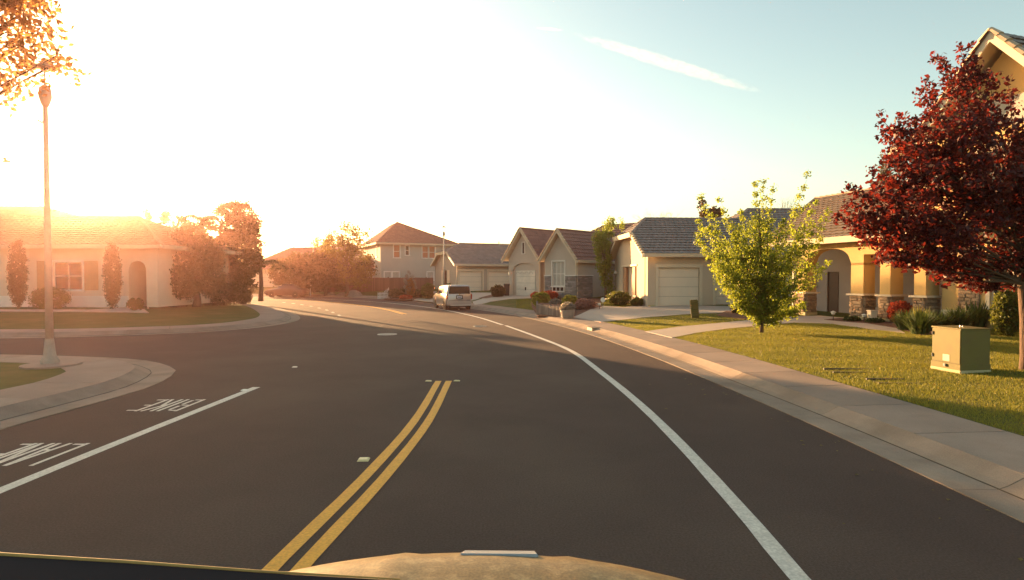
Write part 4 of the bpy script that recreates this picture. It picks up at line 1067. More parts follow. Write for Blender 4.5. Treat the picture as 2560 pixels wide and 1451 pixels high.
def tree(name, label, base, ells, th, tr, ncl, neach, lsize, lm, bm='bark', rcl=.35, group=None, nbr=40, cat='tree', shell=.55, lean=(0, 0)):
    """ells: ellipsoids relative to base; th: height where the trunk ends"""
    t = thing(name, label, cat, base, 0, group)
    k = 8; pts = [(lean[0] * (i / k) ** 1.5 + .05 * math.sin(i * 1.3) * min(1, i), lean[1] * (i / k) ** 1.5 + .04 * math.cos(i * 1.7) * min(1, i), -0.1 + (th + .1) * i / k) for i in range(k + 1)]
    rr = [tr * (1.35 if i == 0 else 1.08 if i == 1 else 1) * (1 - .72 * i / k) for i in range(k + 1)]
    obj('trunk', MB().tube(pts, rr, 10), M[bm], t, smooth=True)
    C = sample_ell(ells, ncl, shell); C = C[C[:, 2] > .1]
    tops = [Vector(p) for p in pts]
    def start(q):
        zz = min(th, max(th * .28, q[2] * .62)); i = min(k, int(round(zz / th * k))); return tops[i]
    idx = rng.permutation(len(C))[:nbr]
    branches(t, start, [tuple(c) for c in C[idx]], tr * .38, M[bm])
    crown(t, C, lsize, neach, rcl, M[lm])
    return t

# --- green street tree on the near lawn, long leafy shoots
random.seed(21); rng = np.random.default_rng(21)
gb = G(1903, 833); t = thing('street_tree', 'bright green young tree with long leafy shoots on the near lawn', 'tree', gb)
obj('trunk', MB().tube([(0, 0, -.1), (.02, 0, .25), (-.02, .02, .8), (.0, 0, 1.8), (-.05, .03, 3.2), (-.12, 0, 4.2)], [.075, .058, .052, .045, .03, .01], 8), M['bark'], t, smooth=True)
tips = [(1750, 491), (1803, 502), (1888, 468), (1910, 450), (2018, 441), (2036, 511), (2068, 528), (2071, 655), (1752, 611), (1747, 550), (1742, 590), (1784, 681), (1809, 707), (1984, 776), (2010, 763), (2054, 596), (2030, 566), (1930, 480),
        (1850, 530), (1960, 545), (1830, 570), (1990, 610), (1800, 640), (2000, 690), (1840, 740), (1965, 720), (1880, 560), (1925, 600), (1775, 570), (1815, 610)]
cl = []; rad = []; bm_ = MB()
for k, (u, v) in enumerate(tips):
    yy = gb.y + random.uniform(-.9, .9) * (1 if k > 17 else .9); tip = Y(u, v, yy) - gb
    h = tip.z; s0 = Vector((0, 0, max(.35, min(2.2, h * .35 - .1 * abs(tip.x)))))
    hd = Vector((tip.x, tip.y, 0)); ctrl = s0 + hd * .55 + Vector((0, 0, (h - s0.z) * .33))
    pts = []
    for q in np.linspace(0, 1, 14):
        p = s0 * (1 - q) ** 2 + ctrl * 2 * q * (1 - q) + tip * q ** 2
        p = p + Vector((.05 * math.sin(q * 9 + k), .05 * math.cos(q * 7 + k), .05 * math.sin(q * 11 + 2 * k)))
        pts.append(p)
        for _ in range(3): cl.append(tuple(p + Vector((random.gauss(0, .04), random.gauss(0, .04), random.gauss(0, .04))))); rad.append((.125 + .12 * math.sin(math.pi * min(1, q * 1.05)) ** .7) * random.uniform(.7, 1.15))
    bm_.tube(pts, [.02 * (1 - .85 * i / 13) for i in range(14)], 5, cap=False)
    for _ in range(3):    # side shoots
        q = random.uniform(.35, .8); p = pts[int(q * 13)]; d = Vector((random.uniform(-1, 1), random.uniform(-1, 1), random.uniform(-.1, .9))).normalized() * random.uniform(.3, .6)
        for w in np.linspace(0, 1, 5): cl.append(tuple(p + d * w)); rad.append(.12)
obj('branches', bm_, M['bark'], t)
core = sample_ell([(-.05, 0, 2.55, .95, .9, 1.45), (0, 0, 1.15, .42, .42, .75), (.05, 0, .62, .24, .24, .38)], 150, .3)
cl = np.array(cl + [tuple(c) for c in core]); rad = np.array(rad + [.17] * len(core))
v1, f1 = leaf_quads(cl, .088, 18, rad * 1.0); npmesh('crown', v1, f1, M['l_green'], t)

# --- red plum tree at the right edge
random.seed(5); rng = np.random.default_rng(5)
rb = Vector((10.15, 11.0, hR(10.15, 11.0)))
t = thing('plum_tree', 'large dark red plum tree filling the right edge', 'tree', rb)
obj('trunk', MB().tube([(0, 0, -.1), (0.0, .02, .3), (-.05, 0, 1.0), (-.12, 0, 1.8), (-.1, 0, 2.6), (0, .1, 4.4)], [.13, .10, .09, .085, .07, .02], 10), M['bark'], t, smooth=True)
def rel(u, v, y=11.0): p = Y(u, v, y) - rb; return (p.x, p.y, p.z)
spec = [(2440, 430, 0, 1.55, 1.3, 1.5), (2330, 520, -.3, 1.25, 1.2, .95), (2220, 540, .2, .75, .8, .5), (2480, 600, 0, 1.6, 1.5, .75), (2580, 450, .3, 1.3, 1.3, 1.15), (2350, 340, .1, .75, .8, .62), (2420, 240, .2, .45, .5, .55), (2270, 420, 0, .6, .7, .5), (2310, 620, -.4, .8, .9, .38), (2420, 655, .5, .8, .9, .33), (2650, 540, .2, 1.5, 1.5, 1.3), (2150, 545, .1, .38, .5, .22), (2245, 330, 0, .38, .4, .28)]
ells = []
for u, v, dy, rx, ry, rz in spec:
    p = rel(u, v, 11.0 + dy); ells.append((p[0], p[1], p[2], rx, ry, rz))
C = sample_ell([(a, b, c, d * .93, e * .93, f * .92) for a, b, c, d, e, f in ells], 960, .45)
shoots = [(2398, 118), (2347, 145), (2300, 228), (2252, 292), (2203, 300), (2215, 345), (2180, 430), (2090, 546), (2115, 520), (2185, 480), (2160, 600), (2195, 640), (2250, 650), (2350, 690), (2425, 712), (2520, 200), (2470, 190), (2320, 255), (2500, 700), (2285, 395), (2232, 405), (2135, 575)]
ex = []; bb = MB()
for k, (u, v) in enumerate(shoots):
    tip = Vector(rel(u, v, 11.0 + random.uniform(-.4, .5))); s0 = Vector((-.1, 0, max(1.8, min(tip.z - .8, 3.0)))); ctrl = s0.lerp(tip, .55) + Vector((0, 0, -.15 if tip.z < 3 else -.3))
    P_ = [s0 * (1 - q) ** 2 + ctrl * 2 * q * (1 - q) + tip * q ** 2 for q in np.linspace(0, 1, 16)]
    bb.tube(P_, [.03 * (1 - .88 * i / 15) for i in range(16)], 5, cap=False)
    for i in range(7, 16): ex.append(tuple(P_[i])); ex.append(tuple(P_[i] + Vector((random.gauss(0, .05), random.gauss(0, .05), random.gauss(0, .05))))); ex.append(tuple(P_[i] + Vector((random.gauss(0, .07), random.gauss(0, .07), random.gauss(0, .07)))))
for k in range(55):    # free shoots breaking the outline
    c = C[rng.integers(len(C))]; d = Vector((c[0] + .1, c[1], (c[2] - 3.0) * 1.1 + .5)).normalized(); Ls = random.uniform(.3, .65)
    q = [Vector(c) + d * Ls * w + Vector((0, 0, .12 * w * w)) for w in np.linspace(0, 1, 8)]; bb.tube(q, [.009 * (1 - .8 * i / 7) for i in range(8)], 4, cap=False)
    for p in q[2:]: ex.append(tuple(p)); ex.append(tuple(p + Vector((random.gauss(0, .04), random.gauss(0, .04), random.gauss(0, .04)))))
tag(obj('branches', bb, M['bark'], t), kind='stuff')
branches(t, lambda q: Vector((-.1, 0, min(3.4, max(1.7, q[2] * .6)))), [tuple(c) for c in C[rng.permutation(len(C))[:60]]], .045, M['bark'])
v1, f1 = leaf_quads(C, .112, 24, .215, flat=.8); v2, f2 = leaf_quads(np.array(ex), .10, 10, .12)
npmesh('crown', np.concatenate([v1, v2]), np.concatenate([f1, f2 + len(v1)]), M['l_red'], t)

# --- leafy boughs hanging into the top left corner (tree stands left of the frame)
lb = Vector((-14.2, 11.2, hL1(-14.2, 11.2)))
def rell(u, v, y): p = Y(u, v, y) - lb; return (p.x, p.y, p.z)
ells = []
for u, v, y, rx, ry, rz in [(40, 60, 12, .75, .9, .6), (-60, 120, 12, 1.2, 1.2, 1.3), (110, 150, 12, .55, .6, .4), (20, 200, 12, .7, .7, .45), (80, 0, 12, .55, .7, .25), (-160, -40, 11.6, 1.8, 1.6, 1.9), (-40, -120, 12, 1.2, 1.5, 1.1), (160, 165, 12, .28, .4, .2), (20, 262, 12, .3, .4, .14)]:
    p = rell(u, v, y); ells.append((*p, rx, ry, rz))
t = tree('street_tree', 'amber backlit tree whose boughs hang into the upper left', lb, ells, 5.6, .19, 430, 16, .15, 'l_maple', rcl=.26, nbr=70, shell=.4)

# --- narrow columnar tree between the taupe and tan houses
def tree_px(name, label, u, vbase, y, blobs, lm, ncl, neach, ls, th, tr, z0=None, rcl=.3, h=hR, **k):
    """blobs: (u, v, half width px, half height px) of crown parts at depth y"""
    b = Y(u, vbase, y); b.z = h(b.x, b.y) if z0 is None else z0; ells = []
    for (uu, vv, hw, hh) in blobs:
        p = Y(uu, vv, y) - b; s = y / F; ells.append((p.x, random.uniform(-.3, .3) * hw * s, p.z, hw * s, hw * s * .9, hh * s))
    return tree(name, label, b, ells, th, tr, ncl, neach, ls, M_key(lm), rcl=rcl, **k)
def M_key(x): return x
tree_px('columnar_tree', 'tall narrow green tree between the taupe and tan houses', 1512, 742, 39.5, [(1508, 640, 22, 50), (1502, 600, 18, 30), (1518, 690, 18, 32), (1530, 570, 12, 26), (1552, 562, 7, 14), (1516, 560, 7, 16), (1535, 552, 5, 10), (1525, 730, 10, 20), (1492, 605, 10, 15)], 'l_green', 330, 30, .11, 3.2, .07, rcl=.24, shell=.4)
# --- centre group beyond the bend
tree_px('broadleaf_tree', 'golden-green tree in front of the two-storey house', 868, 742, 61, [(870, 590, 38, 28), (905, 600, 24, 28), (850, 620, 45, 30), (880, 650, 50, 35), (862, 562, 14, 12), (915, 575, 12, 12), (890, 690, 45, 22), (835, 585, 12, 10), (900, 700, 30, 20)], 'l_gold', 230, 24, .25, 5, .2, rcl=.55, shell=.5)
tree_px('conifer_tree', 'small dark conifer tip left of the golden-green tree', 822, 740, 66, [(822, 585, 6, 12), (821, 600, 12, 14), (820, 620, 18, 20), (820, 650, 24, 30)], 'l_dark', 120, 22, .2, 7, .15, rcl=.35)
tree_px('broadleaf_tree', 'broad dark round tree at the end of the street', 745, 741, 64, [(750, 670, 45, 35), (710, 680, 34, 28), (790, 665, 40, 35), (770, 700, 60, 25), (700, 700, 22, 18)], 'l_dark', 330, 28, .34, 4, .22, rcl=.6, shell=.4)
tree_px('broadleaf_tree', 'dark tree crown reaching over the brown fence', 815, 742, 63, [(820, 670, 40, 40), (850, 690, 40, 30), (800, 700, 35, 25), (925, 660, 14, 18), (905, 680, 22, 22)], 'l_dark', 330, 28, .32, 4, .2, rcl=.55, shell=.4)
tree_px('broadleaf_tree', 'thin sparse tree poking up left of the conifer', 765, 735, 82, [(790, 612, 12, 10), (735, 628, 6, 8), (800, 598, 8, 8), (770, 640, 14, 12)], 'l_gold', 50, 18, .25, 7, .12, rcl=.5)
# --- left group beside the peach house
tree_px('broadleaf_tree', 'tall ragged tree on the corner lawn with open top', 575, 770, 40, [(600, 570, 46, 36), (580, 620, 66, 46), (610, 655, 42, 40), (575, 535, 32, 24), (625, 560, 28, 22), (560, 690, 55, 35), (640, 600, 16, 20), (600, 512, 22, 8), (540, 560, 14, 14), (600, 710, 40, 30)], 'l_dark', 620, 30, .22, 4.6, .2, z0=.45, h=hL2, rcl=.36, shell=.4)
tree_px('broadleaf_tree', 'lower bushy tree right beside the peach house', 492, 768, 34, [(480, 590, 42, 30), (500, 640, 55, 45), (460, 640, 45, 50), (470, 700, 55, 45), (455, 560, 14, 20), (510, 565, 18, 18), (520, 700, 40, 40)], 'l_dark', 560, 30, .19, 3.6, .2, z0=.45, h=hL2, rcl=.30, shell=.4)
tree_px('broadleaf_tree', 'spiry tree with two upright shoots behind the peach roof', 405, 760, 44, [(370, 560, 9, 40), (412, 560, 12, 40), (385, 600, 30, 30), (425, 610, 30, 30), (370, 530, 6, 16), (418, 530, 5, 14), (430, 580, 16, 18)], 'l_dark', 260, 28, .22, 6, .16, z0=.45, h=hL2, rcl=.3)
# arching fronds of a palm at the left group
def palm(label, pb, Ht, Lm, nf=13):
    t = thing('palm_tree', label, 'palm', pb)
    obj('trunk', MB().tube([(0, 0, -.1), (.05, 0, Ht * .5), (0, 0, Ht)], [.2, .15, .12], 10), M['bark'], t, smooth=True)
    for k in range(nf):
        a = k * 2.4; Lf = Lm * random.uniform(.8, 1.2); mb = MB(); P_ = []
        for q in np.linspace(0, 1, 12): P_.append(Vector((math.cos(a) * Lf * q, math.sin(a) * Lf * q, Ht + Lf * (.9 * q * 1.2 - 1.3 * q * q))))
        mb.tube(P_, [.03 * (1 - .8 * i / 11) for i in range(12)], 4)
        for i in range(2, 12):
            sd = Vector((-math.sin(a), math.cos(a), 0))
            for s in (-1, 1):
                p = P_[i]; e = p + sd * s * .40 + Vector((0, 0, -.24)); w = Vector((math.cos(a), math.sin(a), 0)) * .06
                mb.add([p - w, p + w, e + w * .2, e - w * .2], [(0, 1, 2, 3)])
        obj('frond', mb, M['l_dark'], t)
palm('low palm with long arching fronds at the edge of the left trees', Vector((-19.3, 43.0, .4)), 2.6, 2.0)
palm('tall palm whose drooping fronds top the ragged corner tree', Vector((-21.0, 42.5, .45)), 6.9, 1.5, 17)
palm('palm with drooping fronds above the peach house roof end', Vector((-23.2, 42.0, .45)), 5.9, 1.7, 15)
# --- bare and palm-like crowns showing over the roofs on the right
def bare(label, u, vbase, y, tops, z0):
    b = Y(u, vbase, y); b.z = z0; t = thing('bare_tree', label, 'tree', b); mb = MB()
    s0 = Y(u, vbase, y) - b
    obj('trunk', MB().tube([(0, 0, -.1), (0, 0, s0.z * .5), tuple(s0)], [.14, .1, .06], 8), M['bark_pale'], t)
    for (uu, vv) in tops:
        for _ in range(7):
            e = Y(uu + random.gauss(0, 9), vv + random.gauss(0, 5), y + random.uniform(-.8, .8)) - b; m_ = s0.lerp(e, .5) + Vector((random.gauss(0, .15), 0, .1))
            mb.tube([s0, m_, e], [.03, .016, .004], 4, cap=False)
            for _ in range(3):
                q = e.lerp(m_, random.random() * .7); mb.tube([q, q + Vector((random.gauss(0, .25), random.gauss(0, .2), random.uniform(.05, .4)))], [.008, .003], 3, cap=False)
    obj('branches', mb, M['l_twig'], t)
bare('pale leafless twigs rising above the tan house roof', 1640, 600, 47, [(1600, 537), (1625, 534), (1650, 533), (1675, 536)], .7)
bare('wispy leafless willow crown behind the porch house', 1960, 570, 50, [(1950, 510), (1970, 495), (1990, 500), (2008, 515)], .7)
tree_px('palm_tree', 'dark feathery crown just over the tan house roof', 1775, 700, 52, [(1765, 535, 17, 9), (1790, 532, 16, 9), (1752, 510, 5, 10)], 'l_dark', 46, 30, .3, 7, .18, z0=.7, rcl=.4, cat='palm')
tree_px('conifer_tree', 'dark conifer glimpsed left of the upper ochre storey', 2215, 700, 31, [(2212, 400, 6, 16), (2212, 430, 13, 22), (2215, 470, 20, 30)], 'l_dark', 90, 22, .13, 6.4, .12, z0=.6, rcl=.3)

# --- shrubs
def bush(name, label, b, rx, ry, h, m, n=160, each=22, ls=.06, group=None, rcl=None, cat='shrub', shell=.6):
    t = thing(name, label, cat, b, 0, group)
    C = sample_ell([(0, 0, h * .5, rx * .9, ry * .9, h * .5)], n, shell); C = C[C[:, 2] > .02]
    crown(t, C, ls, each, rcl or min(rx, h) * .22, M[m], 'foliage')
    mb = MB()
    for i in range(6):
        a = i * 1.05; mb.tube([(0, 0, -.05), (math.cos(a) * rx * .3, math.sin(a) * ry * .3, h * .4), (math.cos(a) * rx * .6, math.sin(a) * ry * .6, h * .75)], [.02, .014, .006], 4)
    obj('stems', mb, M['bark'], t)
    return t
def bpx(name, label, u, v, hw, hpx, m, h=hR, y=None, **k):
    b = G(u, v, h); s = b.y / F
    return bush(name, label, b, hw * s, hw * s * .9, hpx * s, m, **k)
bpx('shrub', 'larger bright green shrub under the tan gable window', 1548, 764, 34, 32, 'l_mid', ls=.10, n=240)
bpx('shrub', 'smaller bright green shrub beside the tan gable wall', 1593, 766, 17, 20, 'l_mid', ls=.09)
bpx('shrub', 'small brown-green shrub at the tan house corner', 1843, 784, 17, 20, 'l_dark', ls=.08)
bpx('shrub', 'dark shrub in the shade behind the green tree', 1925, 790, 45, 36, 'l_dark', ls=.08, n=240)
bpx('shrub', 'tall yellow-green grassy shrub at the log planter left end', 1352, 768, 23, 36, 'l_yel', ls=.13, n=200)
bpx('shrub', 'yellow-green shrub in the middle of the log planter', 1425, 772, 22, 32, 'l_yel', ls=.12, n=200)
bpx('shrub', 'silver-leaved lavender between the yellow-green shrubs', 1390, 772, 18, 24, 'l_silver', ls=.09)
bpx('shrub', 'low silver shrub spilling over the planter edge', 1374, 774, 10, 14, 'l_silver', ls=.08, n=90)
bpx('shrub', 'pink flowering mound at the right of the mulch bed', 1458, 774, 22, 25, 'l_pink', ls=.10, n=180)
bpx('shrub', 'rusty brown mound beside the pink one', 1478, 773, 12, 22, 'l_pink', ls=.09, n=110)
bpx('shrub', 'red round shrub by the arched garage', 1338, 748, 12, 18, 'l_redbush', ls=.10, n=100)
bpx('shrub', 'long dark red shrub below the stone wall', 1372, 748, 27, 19, 'l_redbush', ls=.11, n=180)
bpx('shrub', 'dark red low shrub under the three-part window', 1400, 744, 14, 14, 'l_redbush', ls=.1, n=90)
bpx('shrub', 'dark rounded bush between two garage doors behind the van', 1246, 742, 20, 29, 'l_dark', ls=.12, n=200)
bpx('shrub', 'large round clipped bush at the end of the fence', 1071, 738, 19, 37, 'l_mid', ls=.16, n=240)
bpx('shrub', 'round bush behind the van roof by the lamp post', 1123, 735, 12, 34, 'l_mid', ls=.16, n=160)
bpx('shrub', 'low brown shrub right of the picket fence', 1000, 746, 32, 24, 'l_dark', ls=.15, n=240)
bpx('shrub', 'low dark shrub left of the van', 1045, 744, 26, 16, 'l_dark', ls=.15, n=160)
bpx('shrub', 'patch of red flowers at the kerb by the picket fence', 1015, 748, 18, 9, 'l_redbush', ls=.13, n=120)
bpx('shrub', 'upright brownish shrub with a flared pale top', 1026, 738, 13, 48, 'l_maple', ls=.14, n=180)
bpx('shrub', 'pale spreading top of crape myrtle above the brown fence', 1025, 738, 18, 66, 'l_silver', ls=.14, n=70, each=14, cat='shrub')
bpx('shrub', 'bright red spiky shrub by the porch pier', 2250, 808, 30, 52, 'l_redbush', ls=.11, n=200)
bpx('shrub', 'tall pale green shrub behind the utility cabinet', 2516, 842, 34, 120, 'l_mid', ls=.08, n=420)
bpx('shrub', 'low grey-green ground cover at the porch path light', 2130, 804, 22, 12, 'l_spike', ls=.08, n=90)
bpx('shrub', 'low leafy cover left of the red shrub', 2188, 808, 24, 11, 'l_spike', ls=.08, n=90)
def bl(name, label, x, y, rx, h, m, **k): return bush(name, label, (x, y, hL2(x, y)), rx, rx * .9, h, m, **k)
XL = lambda u, y: (u - 1280) / 1400 * y
bl('cypress', 'left one of two narrow cypress columns at the peach house', XL(45, 29.8), 29.8, .42, 3.75, 'l_dark', ls=.09, n=420, rcl=.16)
bl('cypress', 'right narrow cypress column between window and door', XL(281, 30.2), 30.2, .42, 3.75, 'l_dark', ls=.09, n=420, rcl=.16)
bl('shrub', 'large round shrub under the shuttered window', XL(124, 30), 30, 1.0, 1.05, 'l_mid', ls=.09, n=260)
bl('shrub', 'small round shrub beside the front step', XL(337, 29.8), 29.8, .42, .65, 'l_mid', ls=.08, n=120)
bl('shrub', 'narrow leafy shrub beside the dark front door', XL(352, 33.2), 33.2, .45, 2.3, 'l_mid', ls=.1, n=160)
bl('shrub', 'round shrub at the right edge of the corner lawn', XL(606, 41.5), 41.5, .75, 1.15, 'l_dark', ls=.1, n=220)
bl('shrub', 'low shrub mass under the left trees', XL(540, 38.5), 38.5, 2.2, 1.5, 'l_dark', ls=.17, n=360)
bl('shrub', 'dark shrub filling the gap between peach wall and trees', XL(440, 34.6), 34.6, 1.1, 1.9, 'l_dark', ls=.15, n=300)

# strap-leaved clumps
def spiky(label, b, h, r, n, m='l_spike', w=.045):
    t = thing('strap_leaf_plant', label, 'plant', b); mb = MB()
    for i in range(n):
        a = random.uniform(0, 6.283); q0 = Vector((math.cos(a), math.sin(a), 0)) * random.uniform(0, r * .35); L_ = h * random.uniform(.75, 1.15); tl = random.uniform(.15, 1.0)
        d = Vector((math.cos(a), math.sin(a), 0)); sd = Vector((-d.y, d.x, 0)); pr = []
        for q in np.linspace(0, 1, 5):
            p = q0 + d * (r * tl * q ** 1.3) + Vector((0, 0, L_ * (q - .42 * tl * q * q))); pr.append((p, w * (1 - q ** 2 * .95)))
        k = len(mb.v)
        for p, ww in pr: mb.v += [tuple(p - sd * ww), tuple(p + sd * ww)]
        for j in range(4): mb.f.append((k + 2*j, k + 2*j + 1, k + 2*j + 3, k + 2*j + 2))
    obj('leaves', mb, M[m], t)
for i, (u, v, hp, rp_, lb_) in enumerate([(2262, 826, 46, 36, 'first dark strap-leaved clump from the left by the porch'), (2300, 836, 58, 44, 'second dark strap-leaved clump in front of the middle column'), (2345, 830, 52, 38, 'third strap-leaved clump behind the cabinet corner'), (2395, 826, 56, 40, 'fourth strap-leaved clump behind the cabinet top'), (2440, 822, 66, 46, 'tall spiky agave-like clump behind the cabinet')]):
    b = G(u, v); s = b.y / F; spiky(lb_, b, hp * s * 1.15, rp_ * s * 1.15, 260 if i < 4 else 130, w=.026 if i < 4 else .05)
b = G(2300, 822); spiky('pale yellow blades between the dark clumps and columns', b, .8, .5, 60, 'l_yel', .03)

# --- grass blades on the lawns
paths = [np.array(pxpoly(pp)) for pp in ([(1614, 830), (1700, 818), (1870, 802), (1995, 791.5), (2050, 791), (2120, 797), (2165, 808), (2240, 822), (2262, 834), (2190, 826), (2085, 811), (1985, 808), (1830, 822), (1740, 834), (1680, 846)],
        [(1428, 794), (1478, 772), (1508, 766), (1560, 769), (1622, 762), (1660, 763), (1750, 765), (1880, 768), (1872, 780), (1745, 785), (1600, 796), (1502, 806), (1470, 801)],
        [(2060, 801), (2100, 797), (2200, 797), (2330, 800), (2480, 812), (2475, 838), (2300, 838), (2240, 822), (2165, 810), (2110, 806)],
        [(1326, 742), (1405, 737), (1500, 748), (1504, 768), (1478, 773), (1432, 794), (1345, 790), (1330, 770)])]
def inside_many(A, X, Yy):
    x0, y0 = A[:, 0], A[:, 1]; x1, y1 = np.roll(x0, -1), np.roll(y0, -1)
    c = (y0[None] > Yy[:, None]) != (y1[None] > Yy[:, None])
    with np.errstate(divide='ignore', invalid='ignore'): xi = (x1 - x0)[None] * (Yy[:, None] - y0[None]) / (y1 - y0)[None] + x0[None]
    return (np.sum(c & (X[:, None] < xi), 1) % 2).astype(bool)
def blades(name, label, N_, x0, x1, y0, y1, dens_y=0.0, hgt=(.025, .06), w=.006, smin=1.97, smax=60):
    u = rng.random(N_); yy = y0 + (y1 - y0) * u ** (1 + dens_y); xx = rng.uniform(x0, x1, N_)
    a = KR[:-1]; ab = KR[1:] - a; Z = np.empty(N_); S = np.empty(N_)
    for i in range(0, N_, 4000):
        p = np.stack([xx[i:i+4000], yy[i:i+4000]], 1)[:, None]; t = np.clip(((p - a) * ab).sum(2) / (ab * ab).sum(1), 0, 1)
        S[i:i+4000] = np.sqrt(((p - a - ab * t[..., None]) ** 2).sum(2)).min(1)
    sm = np.clip((S - 2.0) / 4.5, 0, 1); sm = sm * sm * (3 - 2 * sm)
    Z = .15 + .03 * np.clip(S - 1.95, 0, 10) + .012 * np.clip(yy - 22, 0, 40) * sm
    side = np.interp(yy, KR[:80, 1], KR[:80, 0]) < xx
    ok = side & (S > smin) & (S < smax)
    for A_ in paths: ok &= ~inside_many(A_, xx, yy)
    x, y, z, s = xx[ok], yy[ok], Z[ok], S[ok]; n = len(x)
    ang = rng.uniform(0, 6.283, n); h = rng.uniform(*hgt, n) * (1 + .35 * np.sin(x * 2.1 + y * 1.3) * np.sin(y * 2.7)); ww = w * rng.uniform(.7, 1.4, n); ln = rng.normal(0, .4, (n, 2)) * h[:, None]
    A0 = np.stack([x - np.cos(ang) * ww, y - np.sin(ang) * ww, z - .01], 1); B0 = np.stack([x + np.cos(ang) * ww, y + np.sin(ang) * ww, z - .01], 1); T = np.stack([x + ln[:, 0], y + ln[:, 1], z + h], 1)
    v = np.stack([A0, B0, T], 1).reshape(-1, 3)
    tag(npmesh(name, v, np.arange(3 * n).reshape(-1, 3), M['grass']), label, kind='stuff')
blades('grass', 'sunlit grass of the near right lawn', 520000, 4.5, 16, 5, 23, .35, (.022, .045), .0045)
blades('grass', 'grass of the small lawns further along', 130000, -4, 12.5, 23, 43, .0, (.025, .05), .009, 1.97, 7.5)

# ------------------------------------------------------------------ street furniture
cx, cy = 9.017, 11.234; cz = hR(cx, cy)
cab = thing('utility_cabinet', 'olive green utility box with sunlit side and white label on the lawn', 'utility box', (cx, cy, cz), R_(8))
obj('pad', MB().box(-.35, .35, -.335, .335, -.1, .05), M['pad'], cab, bevel=.01)
bd = obj('cabinet_body', MB().box(-.335, .335, -.32, .32, .05, .845), M['boxgreen'], cab, bevel=.014)
mb = MB(); mb.hexa([(-.345, -.332, .846), (.345, -.332, .846), (.345, .332, .846), (-.345, .332, .846), (-.345, -.332, .868), (.345, -.332, .868), (.345, .332, .875), (-.345, .332, .875)])
obj('cabinet_lid', mb, M['boxgreen'], cab, bevel=.006)
obj('base_skirt', MB().box(-.343, .343, -.328, .328, .05, .165), M['boxgreen'], cab, bevel=.006)
obj('label_plate', MB().box(-.3395, -.3345, -.09, .06, .20, .33), M['sticker'], cab)
obj('padlock', MB().box(-.375, -.335, -.03, .02, .09, .145), M['iron'], cab, bevel=.004)
obj('seam', MB().box(-.3365, -.3345, -.312, .312, .168, .176), M['joint'], cab)
for z in (.25, .7): obj('hinge', MB().tube([(-.345, .29, z), (-.345, .29, z + .07)], .012, 6), M['iron'], cab)
obj('lifting_lug', MB().tube([(-.02, 0, .87), (-.02, 0, .90), (.04, 0, .90), (.04, 0, .87)], .01, 5), M['metal'], cab)
pd = G(1738, 796); ped = thing('utility_pedestal', 'small tilted louvred utility pedestal on the tan house lawn', 'utility box', pd, R_(-12))
mb = MB().box(-.16, .16, -.12, .12, -.05, .82); p_ = obj('pedestal_body', mb, M['boxgreen'], ped, bevel=.02)
for k in range(7): obj('louver', MB().hexa([(-.17, -.15, .12 + k * .1), (.17, -.15, .12 + k * .1), (.17, -.115, .12 + k * .1), (-.17, -.115, .12 + k * .1), (-.17, -.125, .18 + k * .1), (.17, -.125, .18 + k * .1), (.17, -.115, .18 + k * .1), (-.17, -.115, .18 + k * .1)]), M['boxgreen'], p_)
ped.rotation_euler = (0, R_(-5), R_(-12))
for u, v, w, lab in ((2132, 928.5, .92, 'flush utility box lid sunk in the near lawn, the farther of two'), (2228, 955, .62, 'smaller flush utility box lid in the near lawn, the nearer of two')):
    p = G(u, v); vb = thing('valve_box', lab, 'valve box', p, R_(-3))
    obj('lid', MB().box(-w / 2, w / 2, -.17, .17, -.03, -.005), M['joint'], vb, bevel=.006); mb = MB(); mb.box(-w/2 - .03, w/2 + .03, .17, .21, -.03, .03); mb.box(-w/2 - .03, w/2 + .03, -.21, -.17, -.03, .02)
    obj('rim', mb, M['blackplastic'], vb)
def lamp(label, x, y, z, H, bm='pole', r=.065, arm=False, lit=0):
    t = thing('street_lamp', label, 'street lamp', (x, y, z))
    obj('base', MB().lathe([(.17, -.05), (.17, .12), (.12, .22), (r * 1.3, .6)], n=12), M[bm], t)
    obj('pole', MB().lathe([(r * 1.25, .55), (r * .75, H - 1.0)], n=12), M[bm], t, smooth=True)
    obj('globe', MB().lathe([(.04, H - 1.0), (.08, H - .92), (.125, H - .76), (.11, H - .58), (.04, H - .5)], n=14), M['pole'], t, smooth=True)
    obj('stem', MB().tube([(0, 0, H - .52), (0, 0, H - .1)], .018, 6), M['lampglass'], t)
    obj('lamp_cap', MB().lathe([(.22, H - .14), (.20, H - .11), (.10, H - .05), (.02, H + .02)], n=16), M[bm], t, smooth=True)
    if arm: obj('bracket', MB().tube([(0, 0, H - 1.3), (-.1, 0, H - 1.32), (-.17, 0, H - 1.27)], .022, 6), M[bm], t)
pL = P(125, 914, .15); lamp('thick street lamp post on the near left corner', pL[0], pL[1], .15, 6.7, 'pole_conc', .062, True)
q = Y(1110, 740, 50.5); lamp('slim street lamp with disc cap rising behind the van', q.x, q.y, hR(q.x, q.y), 6.55)
